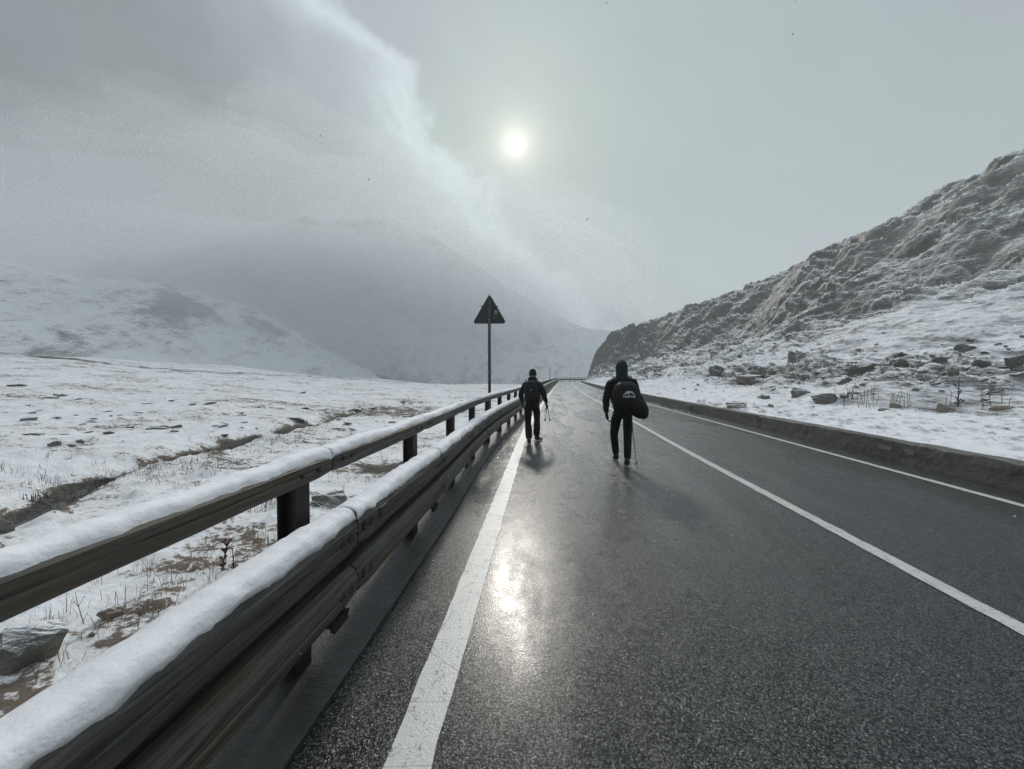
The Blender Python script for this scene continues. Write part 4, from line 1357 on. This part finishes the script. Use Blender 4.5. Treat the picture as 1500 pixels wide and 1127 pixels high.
P2 = person('person', (c2x, c2y, 0), 0, J2, 'walker in black with woollen hat and wide trousers near the guardrail, on the left', 'navy', 'trouser', False)
pk2 = hull_pack((c2x-.02, c2y-.085, 0), 0, [(-.15, .98), (-.165, 1.15), (-.15, 1.32), (-.09, 1.42), (.0, 1.44), (.08, 1.42), (.13, 1.32), (.15, 1.15), (.14, .98), (.0, .955)],
                .19, 'backpack', 'small dark daypack with grey grab loop and white dot', M['pack'], seed=9)
strap(pk2, (-.10, -.165, 1.315), (.035, -.150, 1.355), .018, M['grey'], 'grab_loop')
strap(pk2, (-.11, -.180, 1.02), (-.125, -.155, 1.28), .012, M['grey'], 'seam_tape')
strap(pk2, (-.12, .02, 1.40), (-.14, .16, 1.46), .045, M['pack']); strap(pk2, (.10, .02, 1.40), (.13, .16, 1.46), .045, M['pack'])
strap(pk2, (.10, -.15, 1.10), (.20, -.02, 1.06), .03, M['grey'], 'hip_pocket', .02)
bm = bmesh.new(); bmesh.ops.create_uvsphere(bm, u_segments=10, v_segments=6, radius=.012, matrix=Matrix.Translation((.0, -.197, 1.22))); bm_obj('reflective_dot', bm, M['print'], pk2)
bm = bmesh.new(); bmesh.ops.create_uvsphere(bm, u_segments=10, v_segments=6, radius=.009, matrix=Matrix.Translation((.045, -.15, 1.41))); bm_obj('reflective_dot', bm, M['print'], pk2)
hx_, hy_ = c2x+.335, c2y+.09
trek_pole((hx_-.01, hy_-.12, .86), (hx_-.05, hy_+.50, .44), 'left of the two poles carried by the hat wearing walker')
trek_pole((hx_-.0, hy_-.12, .86), (hx_+.075, hy_+.50, .44), 'right of the two poles carried by the hat wearing walker')

# ------------------------------------------------------------------ falling snowflakes
bm = bmesh.new(); rf = random.Random(3)
for k in range(150):
    d = ray(rf.uniform(0, 1500), rf.uniform(0, 1127)); t = rf.uniform(.8, 9)
    p = Vector((0, 0, CAM_H))+d*t
    if p.z < .1 or abs(p.x) > 12: continue
    m = Matrix.Translation(p) @ Matrix.Diagonal((1, 1, rf.uniform(.6, 1.6), 1))
    bmesh.ops.create_icosphere(bm, subdivisions=1, radius=rf.uniform(.0012, .0028), matrix=m)
o = bm_obj('falling_snowflakes', bm, M['snow']); tag(o, 'sparse tiny snowflakes drifting in the air', 'snowflakes', kind='stuff')

# ------------------------------------------------------------------ sky
world = bpy.data.worlds.new('World'); scene.world = world; world.use_nodes = True
nt = world.node_tree; N = nt.nodes; L = nt.links
bg = N['Background']


class WN(NT):
    def __init__(s): s.t = nt


w = WN()
gen = w.n('ShaderNodeTexCoord').outputs['Generated']
nrm = w.n('ShaderNodeVectorMath', operation='NORMALIZE'); L.new(gen, nrm.inputs[0]); D = nrm.outputs[0]
sepd = w.n('ShaderNodeSeparateXYZ'); L.new(D, sepd.inputs[0])
az = w.math('ARCTAN2', sepd.outputs[0], sepd.outputs[1])
el = w.math('ARCSINE', sepd.outputs[2])
dot = w.n('ShaderNodeVectorMath', operation='DOT_PRODUCT'); L.new(D, dot.inputs[0]); dot.inputs[1].default_value = SUN
ang = w.math('ARCCOSINE', w.math('MINIMUM', dot.outputs['Value'], .9999999))
cb = w.n('ShaderNodeTexNoise'); cb.inputs['Scale'].default_value = 2.2; cb.inputs['Detail'].default_value = 6; cb.inputs['Roughness'].default_value = .55
L.new(D, cb.inputs['Vector'])
fine = w.noise(D, 6.5, 8, .62, .9)
sky = w.n('ShaderNodeTexSky'); sky.sky_type = 'NISHITA'; sky.sun_disc = False
sky.sun_elevation = SUN_EL; sky.sun_rotation = SUN_AZ
# cloud edge: bearing of the cloud's right-hand border as a function of elevation
ridge = [(480, 0), (545, 60), (598, 105), (618, 160), (628, 195), (652, 222), (700, 262), (728, 320), (775, 372), (822, 415), (860, 470), (900, 560)]
fc = w.n('ShaderNodeFloatCurve')
def dir_ae(px, py):
    d = ray(px, py); return math.atan2(d.x, d.y), math.asin(d.z)
pts = sorted([(dir_ae(a, b)[1], dir_ae(a, b)[0]) for a, b in ridge])
EL0, EL1, AZ0, AZ1 = pts[0][0], pts[-1][0]+.02, -.7, .4
cv = fc.mapping.curves[0]
pp = [((e-EL0)/(EL1-EL0), (a-AZ0)/(AZ1-AZ0)) for e, a in pts]
cv.points[0].location = pp[0]; cv.points[1].location = (1.0, pp[-1][1])
for p_ in pp[1:]: cv.points.new(*p_)
fc.mapping.update()
eln = w.math('DIVIDE', w.math('SUBTRACT', el, EL0), EL1-EL0, clamp=True)
L.new(eln, fc.inputs['Value'])
raz = w.math('MULTIPLY_ADD', fc.outputs[0], AZ1-AZ0, AZ0)
sdist = w.math('SUBTRACT', az, raz)                    # <0 inside the cloud
sdist = w.math('ADD', sdist, w.math('MULTIPLY', w.math('SUBTRACT', fine, .5), .22))
sdist = w.math('ADD', sdist, w.math('MULTIPLY', w.math('SUBTRACT', cb.outputs['Fac'], .5), .09))
puff = w.noise(D, 17, 6, .6, .2)
sdist = w.math('ADD', sdist, w.math('MULTIPLY', w.math('SUBTRACT', puff, .5), .11))
sn = w.math('MULTIPLY_ADD', sdist, 1/1.2, .75)         # -0.9..0.3 -> 0..1
cloud = w.ramp(sn, [(.0, .0), (.32, .04), (.52, .30), (.64, .56), (.72, .98), (.75, .84), (.785, .46), (.82, .42), (1.0, .45)])
PARAM = dict(lo=.125, hi=.72, glow=.11)
lowb = w.n('ShaderNodeMapRange', interpolation_type='SMOOTHSTEP'); L.new(el, lowb.inputs['Value'])
for a_, b_ in zip(('From Min', 'From Max', 'To Min', 'To Max'), (.22, .52, 1.7, 1.0)): lowb.inputs[a_].default_value = b_
band = w.ramp(sn, [(.60, 0.0), (.715, 1.0), (.745, .8), (.79, 0.0)])
cloud = w.math('MULTIPLY', cloud, w.math('MULTIPLY_ADD', band, w.math('SUBTRACT', lowb.outputs[0], 1.0), 1.0))
base = w.math('MULTIPLY_ADD', cloud, PARAM['hi']-PARAM['lo'], PARAM['lo'])
g1 = w.math('POWER', 2.718, w.math('MULTIPLY', ang, -3.2))
base = w.math('MULTIPLY_ADD', g1, PARAM['glow'], base)
base = w.math('MULTIPLY', base, w.math('MULTIPLY_ADD', cb.outputs['Fac'], .30, .85))
base = w.math('MULTIPLY', base, w.math('MULTIPLY_ADD', fine, .12, .94))
tintn = w.noise(D, 1.6, 3, .5)
tint = w.mix(w.ramp(tintn, [(.38, 0.0), (.62, 1.0)]), (.90, .945, 1.11), (.86, 1.06, 1.01))
# overcast sky dull away from the sun; unseen overhead part boosted to light snow
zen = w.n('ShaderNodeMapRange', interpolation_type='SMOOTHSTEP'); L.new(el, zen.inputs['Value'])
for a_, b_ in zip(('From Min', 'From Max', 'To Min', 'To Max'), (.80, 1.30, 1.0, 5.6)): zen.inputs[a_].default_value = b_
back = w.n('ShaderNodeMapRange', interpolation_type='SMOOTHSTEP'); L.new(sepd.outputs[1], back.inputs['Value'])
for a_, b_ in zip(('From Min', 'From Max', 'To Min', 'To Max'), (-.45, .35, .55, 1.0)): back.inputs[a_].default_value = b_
# the shaded foot of the cloud where it lies against the mountain
elb = w.math('MULTIPLY_ADD', w.math('ADD', az, .1), -.21, .262)
dz = w.math('SUBTRACT', w.math('ADD', el, w.math('MULTIPLY', w.math('SUBTRACT', cb.outputs['Fac'], .5), .22)), elb)
dk = w.n('ShaderNodeMapRange', interpolation_type='SMOOTHSTEP'); L.new(dz, dk.inputs['Value'])
for a_, b_ in zip(('From Min', 'From Max', 'To Min', 'To Max'), (-.06, .14, .78, 1.0)): dk.inputs[a_].default_value = b_
ins = w.ramp(sn, [(.50, 1.0), (.68, 0.0)])
base = w.math('MULTIPLY', base, w.math('MAXIMUM', dk.outputs[0], w.math('SUBTRACT', 1.0, ins)))
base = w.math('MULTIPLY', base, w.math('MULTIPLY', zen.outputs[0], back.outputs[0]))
col = w.mix(1.0, base, tint, 'MULTIPLY')
skyc = w.mix(.04, col, w.mix(1.0, sky.outputs[0], .1, 'MULTIPLY'))
# sun seen through thin cloud, with its aureole
disc = w.math('MULTIPLY', w.math('SUBTRACT', 1.0, w.ramp(w.math('MULTIPLY', ang, 10.0), [(.13, 0.0), (.19, 1.0)])), 30.0)
au = w.math('MULTIPLY', w.math('POWER', 2.718, w.math('MULTIPLY', ang, -42.0)), 1.5)
au2 = w.math('MULTIPLY', w.math('POWER', 2.718, w.math('MULTIPLY', ang, -8.0)), .20)
sm = w.math('ADD', w.math('ADD', disc, au), au2)
sunc = w.mix(1.0, sm, (1.0, .90, .70), 'MULTIPLY')
fin = w.mix(1.0, skyc, sunc, 'ADD')
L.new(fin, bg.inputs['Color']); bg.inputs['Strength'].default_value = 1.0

sl = bpy.data.lights.new('sun', 'SUN'); sl.energy = 1.9; sl.angle = R(4.5); sl.color = (1.0, .95, .87)
so = bpy.data.objects.new('sun', sl); COL.objects.link(so)
so.rotation_euler = SUN.to_track_quat('Z', 'Y').to_euler(); so.location = (0, -5, 30)

# ------------------------------------------------------------------ haze
bm = bmesh.new(); add_box(bm, (0, 140, 65.5), (1130, 1130, 167))
hz = bm_obj('haze', bm); tag(hz, kind='stuff')
hm = bpy.data.materials.new('haze'); hm.use_nodes = True; ht = hm.node_tree; ht.nodes.clear()
ho = ht.nodes.new('ShaderNodeOutputMaterial'); pv = ht.nodes.new('ShaderNodeVolumePrincipled')
pv.inputs['Density'].default_value = .0020; pv.inputs['Color'].default_value = (.83, .875, .88, 1); pv.inputs['Anisotropy'].default_value = .2
ht.links.new(pv.outputs[0], ho.inputs['Volume']); hz.data.materials.append(hm)

# fog hanging on the mountains: a wide thin bank and a denser core inside it
for k_, (sc_, rz_, zc_, dn_) in enumerate(((1.0, 70, 72, .0062), (.88, 52, 38, .0110))):
    bm = bmesh.new(); bmesh.ops.create_icosphere(bm, subdivisions=6, radius=1.0)
    cs_ = np.array([v.co[:] for v in bm.verts])
    q_ = 1+.26*fbm(cs_[:, 0]*2.4+cs_[:, 2], cs_[:, 1]*2.4+cs_[:, 2]*1.3, 6, 501+k_*9, .55)
    for v, q in zip(bm.verts, q_):
        c_ = v.co.copy(); v.co = Vector((c_.x*205*sc_*q, c_.y*92*sc_*q, c_.z*rz_*(.35+.65*q)))
        v.co.z = min(v.co.z, 74)
    bm.transform(Matrix.Rotation(R(25), 4, 'Z')); bm.transform(Matrix.Translation((-118, 240, zc_)))
    fb = bm_obj('fog_bank', bm, None, None, True); tag(fb, kind='stuff')
    fm = bpy.data.materials.new('fog'); fm.use_nodes = True; ft = fm.node_tree; ft.nodes.clear()
    fo = ft.nodes.new('ShaderNodeOutputMaterial'); fv = ft.nodes.new('ShaderNodeVolumePrincipled')
    fv.inputs['Density'].default_value = dn_; fv.inputs['Color'].default_value = (.93, .955, .975, 1); fv.inputs['Anisotropy'].default_value = .4
    ft.links.new(fv.outputs[0], fo.inputs['Volume']); fb.data.materials.append(fm)

# ------------------------------------------------------------------ render settings
scene.render.engine = 'CYCLES'
c = scene.cycles
c.volume_bounces = 3; c.max_bounces = 8; c.diffuse_bounces = 3; c.glossy_bounces = 3
c.use_denoising = True; c.denoising_prefilter = 'NONE'; c.denoiser = 'OPENIMAGEDENOISE'
c.sample_clamp_indirect = 4.0; c.sample_clamp_direct = 12.0
scene.view_settings.view_transform = 'Standard'; scene.view_settings.look = 'None'
scene.view_settings.exposure = 0.10; scene.view_settings.gamma = 1.0
